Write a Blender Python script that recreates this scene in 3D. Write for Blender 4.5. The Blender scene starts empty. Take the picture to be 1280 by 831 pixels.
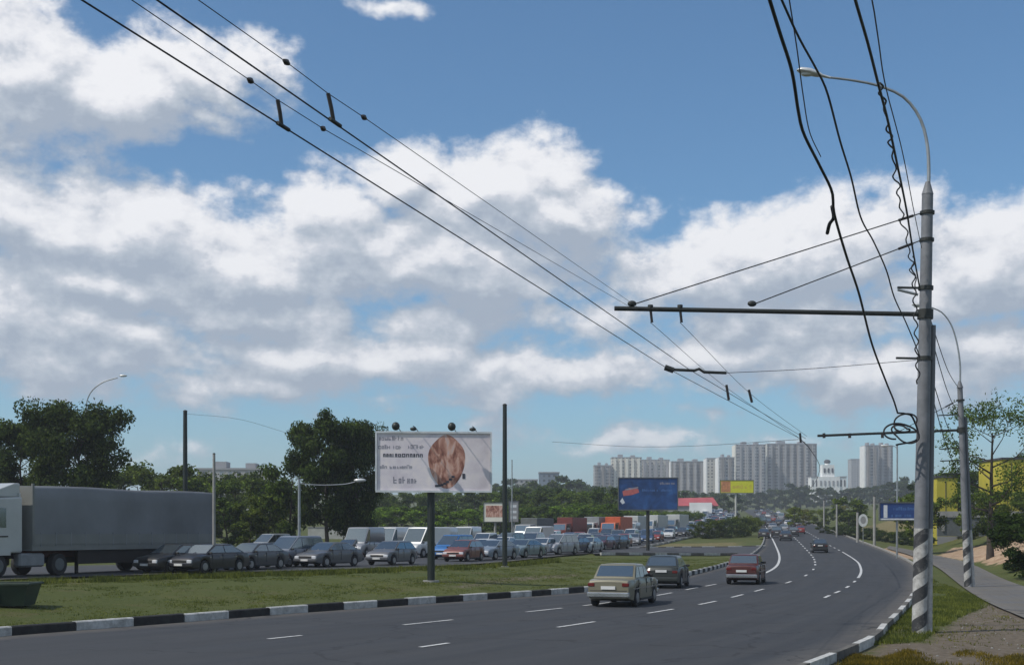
import bpy, math, random
import numpy as np
random.seed(7); RNG = np.random.default_rng(11)
PI = math.pi
W0, H0 = 1280.0, 831.0
F, YH, CH = 1600.0, 665.0, 2.6          # focal length (px of the photo), horizon row, eye height
scene = bpy.context.scene
COL = scene.collection

# ------------------------------------------------------------------ terrain
def sp(t, k): return k*np.logaddexp(0, t/k)
def ss(a, b, x):
    t = np.clip((np.asarray(x, float)-a)/(b-a), 0, 1); return t*t*(3-2*t)
def road_z(Y):
    Y = np.asarray(Y, float)
    return 0.0243*(sp(Y-132, 14) - .8*sp(Y-920, 60)) + 13*ss(960, 1080, Y)
def ray(px, py, Y): return ((px-640)*Y/F, Y, CH+(YH-py)*Y/F)
P = ray
def hit(px, py, zf):
    Ys = np.concatenate([np.arange(12, 300, .25), np.arange(300, 1500, 2)])
    X = (px-640)*Ys/F; Z = CH+(YH-py)*Ys/F
    d = Z - zf(X, Ys)
    i = np.where(d <= 0)[0]
    if len(i) == 0: return (float(X[-1]), float(Ys[-1]))
    i = i[0]
    if i == 0: return (float(X[0]), float(Ys[0]))
    t = d[i-1]/(d[i-1]-d[i]); Y = Ys[i-1]+t*(Ys[i]-Ys[i-1])
    return (float((px-640)*Y/F), float(Y))
rz = lambda X, Y: road_z(Y)
def catmull(pts, n):
    pts = [np.array(p, float) for p in pts]
    pts = [2*pts[0]-pts[1]] + pts + [2*pts[-1]-pts[-2]]
    out = []
    for i in range(1, len(pts)-2):
        a, b, c, d = pts[i-1:i+3]
        for t in np.linspace(0, 1, 16, endpoint=False):
            out.append(.5*((2*b)+(c-a)*t+(2*a-5*b+4*c-d)*t*t+(3*b-a-3*c+d)*t**3))
    out.append(pts[-2]); out = np.array(out)
    s = np.r_[0, np.cumsum(np.linalg.norm(np.diff(out, axis=0), axis=1))]
    u = np.linspace(0, s[-1], n)
    return np.stack([np.interp(u, s, out[:, k]) for k in range(out.shape[1])], 1)
LKpx = [(0,798),(180,784),(350,770),(520,757.5),(730,742),(800,733.5),(850,724),(900,711),(932,700),(948,690),(955,680),(955,668),(948,655),(939,645),(930,638)]
RKpx = [(1062,815),(1100,788),(1126,763),(1141,742),(1147,722),(1143,710),(1128,700),(1104,689),(1075,678),(1049,668),(1014,655),(983,645),(958,638)]
LKw = [(-26, 8), (-19, 20.0)] + [hit(x, y, rz) for x, y in LKpx] + [(182, 960)]
RKw = [(-9, -4), (-1, 11.5)] + [hit(x, y, rz) for x, y in RKpx] + [(197, 955)]
LK = catmull(LKw, 420); RK = catmull(RKw, 420)
def sdist(poly, X, Y):
    X = np.asarray(X, float).ravel(); Y = np.asarray(Y, float).ravel()
    p = poly[::6]; a = p[:-1]; d = p[1:]-a; L2 = (d**2).sum(1)
    best = np.full(X.shape, 1e9); sg = np.zeros(X.shape)
    for (ax, ay), (dx, dy), l2 in zip(a, d, L2):
        t = np.clip(((X-ax)*dx+(Y-ay)*dy)/l2, 0, 1)
        qx, qy = X-ax-t*dx, Y-ay-t*dy
        r = np.hypot(qx, qy); m = r < best
        best = np.where(m, r, best); sg = np.where(m, np.sign(dx*qy-dy*qx), sg)
    return best*sg            # + on the left of the line
def T(X, Y):
    sh = np.broadcast(np.asarray(X), np.asarray(Y)).shape
    X, Y = [np.broadcast_to(np.asarray(q, float), sh).ravel() for q in (X, Y)]
    dl = sdist(LK, X, Y); dr = -sdist(RK, X, Y)
    z = road_z(Y)
    z = z + 0.5*ss(3, 14, dl)*(1-ss(125, 185, Y)) + 1.5*ss(40, 140, dl)*ss(0, 60, Y)
    z = z + 3.6*ss(4.5, 20, dr)*ss(58, 100, Y)*(1-.5*ss(300, 600, Y)) + 3*ss(20, 90, dr)*ss(58, 140, Y)
    z = z + 0.55*ss(4.5, 7, dr)*(1-ss(9, 13, dr))*ss(60, 75, Y)*(1-ss(105, 130, Y))*(.6+.6*np.sin(X*1.1+Y*.35))
    return z.reshape(sh) if sh else float(z[0])
def Tz(X, Y): return float(np.asarray(T(np.array([X]), np.array([Y])))[0])
def G(px, py): return hit(px, py, T)
def up(Y): return 0.04+0.0006*np.maximum(0, np.asarray(Y, float))

# ------------------------------------------------------------------ materials
def new_mat(name):
    m = bpy.data.materials.new(name); m.use_nodes = True
    nt = m.node_tree; b = nt.nodes['Principled BSDF']
    return m, nt, b
def N(nt, t, **kw):
    n = nt.nodes.new(t)
    for k, v in kw.items():
        if k.startswith('i_'): n.inputs[k[2:].replace('_', ' ')].default_value = v
        else: setattr(n, k, v)
    return n
def ramp(nt, fac, stops):
    r = nt.nodes.new('ShaderNodeValToRGB'); e = r.color_ramp.elements
    while len(e) < len(stops): e.new(.5)
    for el, (p, c) in zip(e, stops): el.position = p; el.color = (*c, 1) if len(c) == 3 else c
    nt.links.new(fac, r.inputs[0]); return r.outputs[0]
def mix(nt, f, a, b, mode='MIX'):
    m = nt.nodes.new('ShaderNodeMix'); m.data_type = 'RGBA'; m.blend_type = mode
    for s, v in ((0, f), (6, a), (7, b)):
        if isinstance(v, (int, float)): m.inputs[s].default_value = v
        elif isinstance(v, tuple): m.inputs[s].default_value = (*v, 1) if len(v) == 3 else v
        else: nt.links.new(v, m.inputs[s])
    return m.outputs[2]
def math_(nt, op, a, b=None, c=None):
    m = nt.nodes.new('ShaderNodeMath'); m.operation = op
    for i, v in enumerate((a, b, c)):
        if v is None: continue
        if isinstance(v, (int, float)): m.inputs[i].default_value = v
        else: nt.links.new(v, m.inputs[i])
    return m.outputs[0]
def noise(nt, vec, scale, detail=4, rough=.55, dist=0):
    n = N(nt, 'ShaderNodeTexNoise'); n.inputs['Scale'].default_value = scale
    n.inputs['Detail'].default_value = detail; n.inputs['Roughness'].default_value = rough
    n.inputs['Distortion'].default_value = dist
    if vec is not None: nt.links.new(vec, n.inputs['Vector'])
    return n.outputs['Fac']
def geo_pos(nt): return N(nt, 'ShaderNodeNewGeometry').outputs['Position']
def obj_pos(nt): return N(nt, 'ShaderNodeTexCoord').outputs['Object']
M = {}
def simple(name, col, rough=.6, metal=0, var=.15, scale=3, bump=0, spec=None, coat=0):
    m, nt, b = new_mat(name)
    n = noise(nt, obj_pos(nt), scale, 5)
    lo = tuple(c*(1-var) for c in col); hi = tuple(min(1, c*(1+var)) for c in col)
    nt.links.new(ramp(nt, n, [(.3, lo), (.7, hi)]), b.inputs['Base Color'])
    b.inputs['Roughness'].default_value = rough; b.inputs['Metallic'].default_value = metal
    if spec is not None: b.inputs['Specular IOR Level'].default_value = spec
    if coat: b.inputs['Coat Weight'].default_value = coat; b.inputs['Coat Roughness'].default_value = .08
    if bump:
        bp = N(nt, 'ShaderNodeBump'); bp.inputs['Strength'].default_value = bump; bp.inputs['Distance'].default_value = .02
        nt.links.new(noise(nt, obj_pos(nt), scale*6, 4), bp.inputs['Height']); nt.links.new(bp.outputs[0], b.inputs['Normal'])
    M[name] = m; return m
simple('dark_metal', (.03,.033,.03), .6, .3)
simple('black_paint', (.012,.018,.015), .5)
simple('wire', (.012,.012,.014), .6, .2)
simple('insulator', (.02,.014,.012), .4)
simple('concrete', (.27,.265,.25), .85, 0, .18, 2, .3)
simple('pale_concrete', (.42,.42,.39), .85, 0, .15, 1.2, .3)
simple('galvanised', (.30,.32,.33), .45, .5, .15, 4)
simple('white_metal', (.75,.75,.74), .4, .1)
simple('lens', (.55,.55,.52), .15, 0, .05)
simple('tyre', (.018,.018,.019), .85)
simple('rim', (.28,.28,.29), .35, .6)
simple('chrome', (.5,.5,.5), .2, .9)
simple('rubber', (.02,.02,.02), .7)
simple('plate', (.62,.62,.6), .5)
simple('headlight', (.8,.82,.85), .08, .3, .05)
simple('tail_light', (.12,.01,.008), .15, 0, .1, coat=.6)
simple('indicator', (.45,.15,.02), .2)
simple('tarp', (.155,.162,.172), .65, 0, .20, .4, .35)
simple('tarp_trim', (.17,.175,.165), .6, 0, .12, .8)
simple('truck_white', (.42,.43,.42), .4, 0, .08, .8, coat=.3)
simple('green_bin', (.018,.035,.022), .6, .1, .3, 2)
simple('chassis', (.02,.016,.015), .8)
simple('rust', (.09,.03,.02), .8)
simple('bark', (.045,.034,.025), .9, 0, .35, 6, .6)
simple('bark_pale', (.10,.085,.065), .9, 0, .35, 6, .6)
simple('yellow_wall', (.42,.36,.03), .7, 0, .18, .3)
simple('red_roof', (.36,.07,.08), .7, 0, .2, .3)
simple('white_wall', (.78,.78,.76), .7, 0, .08, .3)
simple('cream_wall', (.74,.71,.62), .8, 0, .1, .3)
simple('grey_wall', (.28,.28,.29), .8, 0, .1, .3)
simple('slate_roof', (.05,.05,.055), .7)
simple('blue_wall', (.16,.22,.30), .7)
simple('dirt_red', (.18,.09,.05), .95)
simple('lamp_shell', (.62,.62,.6), .35, .3)
simple('board_back', (.10,.11,.11), .7)
simple('blue_sign', (.015,.05,.19), .45)
simple('sign_white', (.62,.64,.66), .5)
simple('sign_yellow', (.60,.60,.03), .5, 0, .08)
simple('sign_orange', (.50,.22,.10), .5, 0, .3, 2)
simple('ink', (.05,.05,.07), .6)
simple('ink_pale', (.24,.23,.27), .6)
simple('ink_blue', (.06,.14,.33), .6)
simple('ink_red', (.45,.12,.11), .6)
simple('orange_truck', (.45,.09,.03), .5)
simple('maroon_truck', (.14,.03,.025), .5)
simple('grey_truck', (.20,.21,.22), .55)

def paint():
    m, nt, b = new_mat('car_paint'); oi = N(nt, 'ShaderNodeObjectInfo')
    n = noise(nt, obj_pos(nt), 2.5, 5)
    g = math_(nt, 'MULTIPLY', n, .14)
    c = mix(nt, g, oi.outputs['Color'], (.16,.145,.12))
    nt.links.new(c, b.inputs['Base Color']); b.inputs['Roughness'].default_value = .38
    b.inputs['Metallic'].default_value = .15; b.inputs['Coat Weight'].default_value = .4; b.inputs['Coat Roughness'].default_value = .18
    M['paint'] = m
paint()
def glass():
    m, nt, b = new_mat('car_glass'); b.inputs['Base Color'].default_value = (.20,.24,.26,1); b.inputs['Metallic'].default_value = .85
    b.inputs['Roughness'].default_value = .10; b.inputs['Specular IOR Level'].default_value = .9
    M['glass'] = m
glass()
def asphalt(name, base=.052, path=False):
    m, nt, b = new_mat(name); p = geo_pos(nt)
    n1 = noise(nt, p, .25, 5); n2 = noise(nt, p, 14, 4); n3 = noise(nt, p, .05, 3)
    c = ramp(nt, n1, [(.3, (base*.84, base*.90, base*1.04)), (.7, (base*1.06, base*1.12, base*1.26))])
    c = mix(nt, math_(nt, 'MULTIPLY', n2, .22), c, (.08,.086,.098))
    at = N(nt, 'ShaderNodeAttribute', attribute_name='lane')
    # tyre polish along the lanes (a pattern that follows the road itself)
    wv = math_(nt, 'SINE', math_(nt, 'MULTIPLY', at.outputs['Fac'], 2*PI*8))
    tr = math_(nt, 'MULTIPLY', math_(nt, 'ADD', wv, 1.0), math_(nt, 'MULTIPLY', n3, .22))
    c = mix(nt, tr, c, (base*.72, base*.72, base*.75))
    sp_ = N(nt, 'ShaderNodeSeparateXYZ'); nt.links.new(p, sp_.inputs[0]); cb_ = N(nt, 'ShaderNodeCombineXYZ')
    nt.links.new(math_(nt, 'MULTIPLY', at.outputs['Fac'], 34.0), cb_.inputs[0]); nt.links.new(math_(nt, 'MULTIPLY', sp_.outputs[1], .07), cb_.inputs[1])
    stq = noise(nt, cb_.outputs[0], 1.0, 5, .6)
    c = mix(nt, ramp(nt, stq, [(.36, (0,)*3), (.72, (.55,)*3)]), c, (base*1.75, base*1.75, base*1.8))
    oil = ramp(nt, noise(nt, p, .9, 6, .7), [(.60, (0,)*3), (.70, (.5,)*3)]); c = mix(nt, oil, c, (base*.45,)*3)
    ed = math_(nt, 'ABSOLUTE', math_(nt, 'SUBTRACT', at.outputs['Fac'], .5))
    e2 = N(nt, 'ShaderNodeMapRange'); nt.links.new(ed, e2.inputs[0]); e2.inputs[1].default_value = .25 if path else .44; e2.inputs[2].default_value = .5
    if path: c = mix(nt, ramp(nt, noise(nt, p, .7, 7, .7), [(.36, (.15,)*3), (.58, (.9,)*3)]), c, (.125,.112,.092))
    n4 = noise(nt, p, 1.5, 5)
    c = mix(nt, math_(nt, 'MULTIPLY', math_(nt, 'MULTIPLY', e2.outputs[0], n4), .9), c, (.17,.15,.125))
    # cracks and seams
    vo = N(nt, 'ShaderNodeTexVoronoi', feature='DISTANCE_TO_EDGE'); vo.inputs['Scale'].default_value = .13
    ds = N(nt, 'ShaderNodeVectorMath', operation='ADD'); nn = N(nt, 'ShaderNodeTexNoise'); nn.inputs['Scale'].default_value = .8; nn.inputs['Detail'].default_value = 5
    sc = N(nt, 'ShaderNodeVectorMath', operation='SCALE'); sc.inputs['Scale'].default_value = 2.0
    nt.links.new(p, nn.inputs['Vector']); nt.links.new(nn.outputs['Color'], sc.inputs[0]); nt.links.new(p, ds.inputs[0]); nt.links.new(sc.outputs[0], ds.inputs[1]); nt.links.new(ds.outputs[0], vo.inputs['Vector'])
    cr = math_(nt, 'LESS_THAN', vo.outputs['Distance'], .006)
    c = mix(nt, math_(nt, 'MULTIPLY', cr, .65), c, (.02,.02,.022))
    nt.links.new(c, b.inputs['Base Color'])
    nt.links.new(ramp(nt, n1, [(.3, (.8,)*3), (.7, (.95,)*3)]), b.inputs['Roughness']); b.inputs['Specular IOR Level'].default_value = .3
    bp = N(nt, 'ShaderNodeBump'); bp.inputs['Strength'].default_value = .25; bp.inputs['Distance'].default_value = .01
    nt.links.new(noise(nt, p, 40, 3), bp.inputs['Height']); nt.links.new(bp.outputs[0], b.inputs['Normal'])
    M[name] = m
asphalt('asphalt', .034); asphalt('asphalt_side', .045); asphalt('path_asphalt', .095, True)
def line_paint():
    m, nt, b = new_mat('line_paint'); p = geo_pos(nt)
    c = ramp(nt, noise(nt, p, 6, 6, .7), [(.30, (.12,.12,.12)), (.46, (.48,.48,.47)), (.8, (.62,.62,.6))])
    nt.links.new(c, b.inputs['Base Color']); b.inputs['Roughness'].default_value = .7; M['line'] = m
line_paint()
def kerbs():
    for k, c0, c1 in (('kerb_white', (.40,.40,.38), (.66,.66,.64)), ('kerb_black', (.010,.010,.011), (.028,.028,.028)), ('kerb_plain', (.22,.21,.19), (.36,.35,.32)), ('kerb_dirty', (.06,.057,.05), (.13,.12,.105))):
        m, nt, b = new_mat(k); c = ramp(nt, noise(nt, geo_pos(nt), 3.5, 6, .7), [(.28, tuple(q*.55 for q in c0)), (.40, c0), (.62, c1)])
        gr = noise(nt, geo_pos(nt), 18, 5, .7)
        c = mix(nt, math_(nt, 'MULTIPLY', gr, .12 if k == 'kerb_black' else .5), c, (.12,.11,.095))
        nt.links.new(c, b.inputs['Base Color']); b.inputs['Roughness'].default_value = .9; M[k] = m
kerbs()
def ground_mat():
    m, nt, b = new_mat('ground_mat'); p = geo_pos(nt)
    n1 = noise(nt, p, .12, 6, .6); n2 = noise(nt, p, 2.2, 6, .65); n3 = noise(nt, p, 22, 4, .7)
    c = ramp(nt, n1, [(.32, (.054,.076,.014)), (.5, (.078,.092,.020)), (.68, (.125,.118,.036))])
    c = mix(nt, .5, c, ramp(nt, n2, [(.3, (.048,.068,.013)), (.52, (.074,.090,.021)), (.75, (.15,.135,.046))]))
    c = mix(nt, .42, c, ramp(nt, n3, [(.3, (.028,.044,.010)), (.7, (.115,.125,.040))]))
    # worn soil patches in the lawn
    w = N(nt, 'ShaderNodeMapRange'); nt.links.new(noise(nt, p, .45, 7, .7), w.inputs[0]); w.inputs[1].default_value = .56; w.inputs[2].default_value = .68
    c = mix(nt, math_(nt, 'MULTIPLY', w.outputs[0], .55), c, (.125,.092,.055))
    at = N(nt, 'ShaderNodeAttribute', attribute_name='soil')
    sepc = N(nt, 'ShaderNodeSeparateColor'); nt.links.new(at.outputs['Color'], sepc.inputs[0])
    def msk(ch, lo, hi, sc):
        v = math_(nt, 'ADD', sepc.outputs[ch], math_(nt, 'MULTIPLY', math_(nt, 'SUBTRACT', noise(nt, p, sc, 7, .7), .5), 1.1))
        r = N(nt, 'ShaderNodeMapRange'); nt.links.new(v, r.inputs[0]); r.inputs[1].default_value = lo; r.inputs[2].default_value = hi
        return r.outputs[0]
    dirt = ramp(nt, noise(nt, p, 5, 7, .7), [(.25, (.060,.048,.034)), (.5, (.145,.118,.088)), (.75, (.24,.20,.155))])
    sand = ramp(nt, noise(nt, p, 1.5, 6, .7), [(.3, (.22,.13,.075)), (.65, (.46,.34,.23))])
    dry = ramp(nt, noise(nt, p, 4, 6, .7), [(.3, (.09,.08,.03)), (.7, (.23,.19,.09))])
    c = mix(nt, msk(2, .45, .6, 1.2), c, dry)
    c = mix(nt, msk(0, .40, .72, 1.6), c, dirt)  # verge dirt, plus the painted shadow streak of the billboard
    c = mix(nt, msk(1, .45, .58, .7), c, sand)
    nt.links.new(c, b.inputs['Base Color']); b.inputs['Roughness'].default_value = .95; b.inputs['Specular IOR Level'].default_value = .2
    bp = N(nt, 'ShaderNodeBump'); bp.inputs['Strength'].default_value = .9; bp.inputs['Distance'].default_value = .08
    nt.links.new(noise(nt, p, 9, 6, .75), bp.inputs['Height']); nt.links.new(bp.outputs[0], b.inputs['Normal'])
    M['ground'] = m
ground_mat()
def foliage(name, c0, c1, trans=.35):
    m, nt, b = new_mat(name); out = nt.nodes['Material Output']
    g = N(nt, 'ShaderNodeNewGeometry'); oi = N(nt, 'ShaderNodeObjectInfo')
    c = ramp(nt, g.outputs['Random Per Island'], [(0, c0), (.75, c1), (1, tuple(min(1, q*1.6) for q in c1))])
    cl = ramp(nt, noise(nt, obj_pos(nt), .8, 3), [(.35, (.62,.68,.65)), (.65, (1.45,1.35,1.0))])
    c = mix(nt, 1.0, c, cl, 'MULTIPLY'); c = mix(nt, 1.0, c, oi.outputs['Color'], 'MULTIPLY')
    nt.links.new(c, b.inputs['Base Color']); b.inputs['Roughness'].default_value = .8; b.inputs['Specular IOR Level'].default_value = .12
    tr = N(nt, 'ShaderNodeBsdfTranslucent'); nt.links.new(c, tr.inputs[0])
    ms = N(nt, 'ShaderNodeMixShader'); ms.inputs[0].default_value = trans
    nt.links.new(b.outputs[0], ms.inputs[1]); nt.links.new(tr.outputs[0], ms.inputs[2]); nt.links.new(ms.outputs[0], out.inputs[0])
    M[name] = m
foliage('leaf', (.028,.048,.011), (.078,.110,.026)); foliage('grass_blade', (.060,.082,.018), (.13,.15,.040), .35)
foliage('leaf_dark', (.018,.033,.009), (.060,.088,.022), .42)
def striped_pole(name, zlim):
    m, nt, b = new_mat(name); p = obj_pos(nt); s = N(nt, 'ShaderNodeSeparateXYZ'); nt.links.new(p, s.inputs[0])
    a = math_(nt, 'ARCTAN2', s.outputs[1], s.outputs[0])
    ph = math_(nt, 'ADD', math_(nt, 'MULTIPLY', s.outputs[2], -8.6), a)
    st = math_(nt, 'GREATER_THAN', math_(nt, 'SINE', ph), .05)
    n = noise(nt, p, 5, 6, .7)
    wh = ramp(nt, n, [(.32, (.16,.155,.15)), (.45, (.34,.33,.31)), (.62, (.47,.46,.44))])
    bk = ramp(nt, n, [(.34, (.13,.125,.12)), (.48, (.035,.035,.037))])
    bands = mix(nt, st, wh, bk)
    grey = ramp(nt, noise(nt, p, 2.2, 6, .7), [(.3, (.105,.11,.12)), (.7, (.20,.205,.22))])
    low = math_(nt, 'LESS_THAN', s.outputs[2], zlim)
    nt.links.new(mix(nt, low, grey, bands), b.inputs['Base Color']); b.inputs['Roughness'].default_value = .6
    M[name] = m
striped_pole('pole_striped', 2.75)
def two_tone(name, zlim):
    m, nt, b = new_mat(name); p = obj_pos(nt); s = N(nt, 'ShaderNodeSeparateXYZ'); nt.links.new(p, s.inputs[0])
    wh = ramp(nt, noise(nt, p, 5, 6, .7), [(.3, (.28,.27,.26)), (.6, (.46,.45,.43))])
    nt.links.new(mix(nt, math_(nt, 'LESS_THAN', s.outputs[2], zlim), (.13,.135,.145), wh), b.inputs['Base Color']); b.inputs['Roughness'].default_value = .6
    M[name] = m
two_tone('conduit_paint', 2.75)
def facade(name, wall, win, fh=2.9, bw=3.2):
    m, nt, b = new_mat(name); p = obj_pos(nt); s = N(nt, 'ShaderNodeSeparateXYZ'); nt.links.new(p, s.inputs[0])
    h = math_(nt, 'ADD', s.outputs[0], s.outputs[1])
    fx = math_(nt, 'FRACT', math_(nt, 'DIVIDE', h, bw)); fz = math_(nt, 'FRACT', math_(nt, 'DIVIDE', s.outputs[2], fh))
    a = math_(nt, 'MULTIPLY', math_(nt, 'GREATER_THAN', fx, .28), math_(nt, 'LESS_THAN', fx, .74))
    c = math_(nt, 'MULTIPLY', math_(nt, 'GREATER_THAN', fz, .30), math_(nt, 'LESS_THAN', fz, .80))
    w = math_(nt, 'MULTIPLY', a, c)
    ci = N(nt, 'ShaderNodeCombineXYZ'); nt.links.new(math_(nt, 'FLOOR', math_(nt, 'DIVIDE', h, bw)), ci.inputs[0]); nt.links.new(math_(nt, 'FLOOR', math_(nt, 'DIVIDE', s.outputs[2], fh)), ci.inputs[1])
    wnz = N(nt, 'ShaderNodeTexWhiteNoise'); nt.links.new(ci.outputs[0], wnz.inputs['Vector'])
    win = ramp(nt, wnz.outputs['Value'], [(.25, tuple(q*.6 for q in win)), (.7, tuple(q*1.5 for q in win)), (.95, tuple(q*3.2 for q in win))])
    wn = ramp(nt, noise(nt, p, .12, 4), [(.3, tuple(q*.85 for q in wall)), (.7, tuple(q*1.12 for q in wall))])
    joint = math_(nt, 'LESS_THAN', fz, .06)
    wn = mix(nt, math_(nt, 'MULTIPLY', joint, .35), wn, tuple(q*.45 for q in wall))
    nt.links.new(mix(nt, w, wn, win), b.inputs['Base Color']); nt.links.new(ramp(nt, w, [(0, (.85,)*3), (1, (.2,)*3)]), b.inputs['Roughness'])
    M[name] = m
facade('facade_grey', (.36,.35,.34), (.07,.08,.09)); facade('facade_brown', (.22,.20,.18), (.05,.055,.06))
facade('facade_cream', (.55,.52,.45), (.10,.10,.10)); facade('facade_blue', (.15,.19,.24), (.06,.07,.08))

# ------------------------------------------------------------------ mesh builder
class MB:
    def __init__(s): s.v = []; s.f = []; s.m = []; s.s = []
    def add(s, vs, fs, mat, smooth=False):
        o = len(s.v); s.v += [tuple(map(float, q)) for q in vs]
        for f in fs: s.f.append(tuple(i+o for i in f)); s.m.append(mat); s.s.append(smooth)
        return s
    def box(s, c, d, mat, rz=0, bev=0):
        x, y, z = [q/2 for q in d]
        if bev:
            k = bev; vs = []; 
            ring = [(x-k, y), (x, y-k), (x, -y+k), (x-k, -y), (-x+k, -y), (-x, -y+k), (-x, y-k), (-x+k, y)]
            lv = [(-z, k), (-z+k, 0), (z-k, 0), (z, k)]
            for zz, ins in lv:
                sx, sy = (x-ins)/x, (y-ins)/y
                vs += [(a*sx, b*sy, zz) for a, b in ring]
            fs = [(l*8+i, l*8+(i+1) % 8, (l+1)*8+(i+1) % 8, (l+1)*8+i) for l in range(3) for i in range(8)]
            fs = [f[::-1] for f in fs] + [tuple(range(8)), tuple(range(24, 32))[::-1]]
        else:
            vs = [(a, b, e) for e in (-z, z) for a, b in ((-x, -y), (x, -y), (x, y), (-x, y))]
            fs = [(0, 3, 2, 1), (4, 5, 6, 7), (0, 1, 5, 4), (1, 2, 6, 5), (2, 3, 7, 6), (3, 0, 4, 7)]
        ca, sa = math.cos(rz), math.sin(rz)
        vs = [(c[0]+a*ca-b*sa, c[1]+a*sa+b*ca, c[2]+e) for a, b, e in vs]
        return s.add(vs, fs, mat)
    def tube(s, pts, r, mat, n=8, caps=True):
        pts = [np.array(p, float) for p in pts]; R = r if hasattr(r, '__len__') else [r]*len(pts)
        vs = []; u = None
        for i, p in enumerate(pts):
            t = pts[min(i+1, len(pts)-1)]-pts[max(i-1, 0)]; t = t/(np.linalg.norm(t)+1e-9)
            if u is None:
                a = np.array([0, 0, 1.]) if abs(t[2]) < .9 else np.array([1., 0, 0]); u = np.cross(t, a)
            u = u-t*np.dot(u, t); u /= np.linalg.norm(u)+1e-9; w = np.cross(t, u)
            for k in range(n):
                th = 2*PI*k/n; vs.append(p+R[i]*(math.cos(th)*u+math.sin(th)*w))
        fs = [(i*n+k, i*n+(k+1) % n, (i+1)*n+(k+1) % n, (i+1)*n+k) for i in range(len(pts)-1) for k in range(n)]
        s.add(vs, fs, mat, True)
        if caps:
            s.add(vs[:n], [tuple(range(n))[::-1]], mat); s.add(vs[-n:], [tuple(range(n))], mat)
        return s
    def disc_y(s, c, r, w, mat, n=20, rin=0):     # cylinder along y
        x, y, z = c; vs = []
        for yy, rr in ((y-w/2, r*.93), (y-w*.36, r), (y+w*.36, r), (y+w/2, r*.93)):
            vs += [(x+rr*math.cos(2*PI*k/n), yy, z+rr*math.sin(2*PI*k/n)) for k in range(n)]
        fs = [(i*n+k, (i+1)*n+k, (i+1)*n+(k+1) % n, i*n+(k+1) % n) for i in range(3) for k in range(n)]
        s.add(vs, fs, mat, True)
        s.add(vs[:n], [tuple(range(n))], mat); s.add(vs[-n:], [tuple(range(n))[::-1]], mat)
        return s
    def blob(s, c, r, mat, n=10, m=6):
        vs = [(c[0]+r[0]*math.sin(PI*j/m)*math.cos(2*PI*i/n), c[1]+r[1]*math.sin(PI*j/m)*math.sin(2*PI*i/n), c[2]+r[2]*math.cos(PI*j/m)) for j in range(m+1) for i in range(n)]
        fs = [(j*n+i, (j+1)*n+i, (j+1)*n+(i+1) % n, j*n+(i+1) % n) for j in range(m) for i in range(n)]
        return s.add(vs, fs, mat, True)
    def quad(s, a, b, c, d, mat): return s.add([a, b, c, d], [(0, 1, 2, 3)], mat)
    def merge(s, o):
        k = len(s.v); s.v += o.v; s.f += [tuple(i+k for i in f) for f in o.f]; s.m += o.m; s.s += o.s; return s
    def mesh(s, name):
        me = bpy.data.meshes.new(name); me.from_pydata(s.v, [], s.f)
        keys = list(dict.fromkeys(s.m))
        for k in keys: me.materials.append(M[k])
        ix = {k: i for i, k in enumerate(keys)}
        me.polygons.foreach_set('material_index', [ix[k] for k in s.m]); me.polygons.foreach_set('use_smooth', s.s)
        me.validate(); me.update(); return me
    def build(s, name, parent=None, loc=(0,0,0), rz=0, bevel=0):
        o = bpy.data.objects.new(name, s.mesh(name)); COL.objects.link(o)
        o.parent = parent; o.location = loc; o.rotation_euler.z = rz
        if bevel:
            b = o.modifiers.new('bevel', 'BEVEL'); b.width = bevel; b.segments = 2; b.limit_method = 'ANGLE'; b.angle_limit = .6
        return o
def tag(o, label=None, cat=None, group=None, kind=None):
    if label: o['label'] = label
    if cat: o['category'] = cat
    if group: o['group'] = group
    if kind: o['kind'] = kind
    return o
def empty(name, loc, rz=0):
    o = bpy.data.objects.new(name, None); COL.objects.link(o); o.location = loc; o.rotation_euler.z = rz
    o.empty_display_size = .3; return o
def structure(o, label=None): o['kind'] = 'structure'; return tag(o, label)
KIDS = {}
def kids(o):
    if o.name not in KIDS: KIDS[o.name] = list(o.children)
    return KIDS[o.name]
def copy_tree(o, parent=None):
    c = o.copy(); COL.objects.link(c); c.parent = parent
    for ch in list(o.children): copy_tree(ch, c)
    return c
def np_mesh(name, V, Fq, mats, smooth=False):
    me = bpy.data.meshes.new(name); me.vertices.add(len(V)); me.vertices.foreach_set('co', V.astype(np.float32).ravel())
    k = Fq.shape[1]; me.loops.add(Fq.size); me.loops.foreach_set('vertex_index', Fq.astype(np.int32).ravel())
    me.polygons.add(len(Fq)); me.polygons.foreach_set('loop_start', np.arange(0, Fq.size, k, dtype=np.int32))
    me.polygons.foreach_set('loop_total', np.full(len(Fq), k, np.int32))
    me.polygons.foreach_set('use_smooth', np.full(len(Fq), smooth))
    for m in mats: me.materials.append(M[m])
    me.update(calc_edges=True); return me
ORD = ['first','second','third','fourth','fifth','sixth','seventh','eighth','ninth','tenth','eleventh','twelfth','thirteenth','fourteenth','fifteenth','sixteenth','seventeenth','eighteenth','nineteenth','twentieth']
ORD += ['twenty-'+w for w in ORD[:9]] + ['thirtieth'] + ['thirty-'+w for w in ORD[:9]] + ['fortieth'] + ['forty-'+w for w in ORD[:9]] + ['fiftieth'] + ['fifty-'+w for w in ORD[:9]]+['sixtieth']
def order_labels(items, fmt):            # items: (object, px); fmt uses {ord}
    for i, (o, px) in enumerate(sorted(items, key=lambda q: q[1])): o['label'] = fmt.format(ord=ORD[i])

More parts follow.
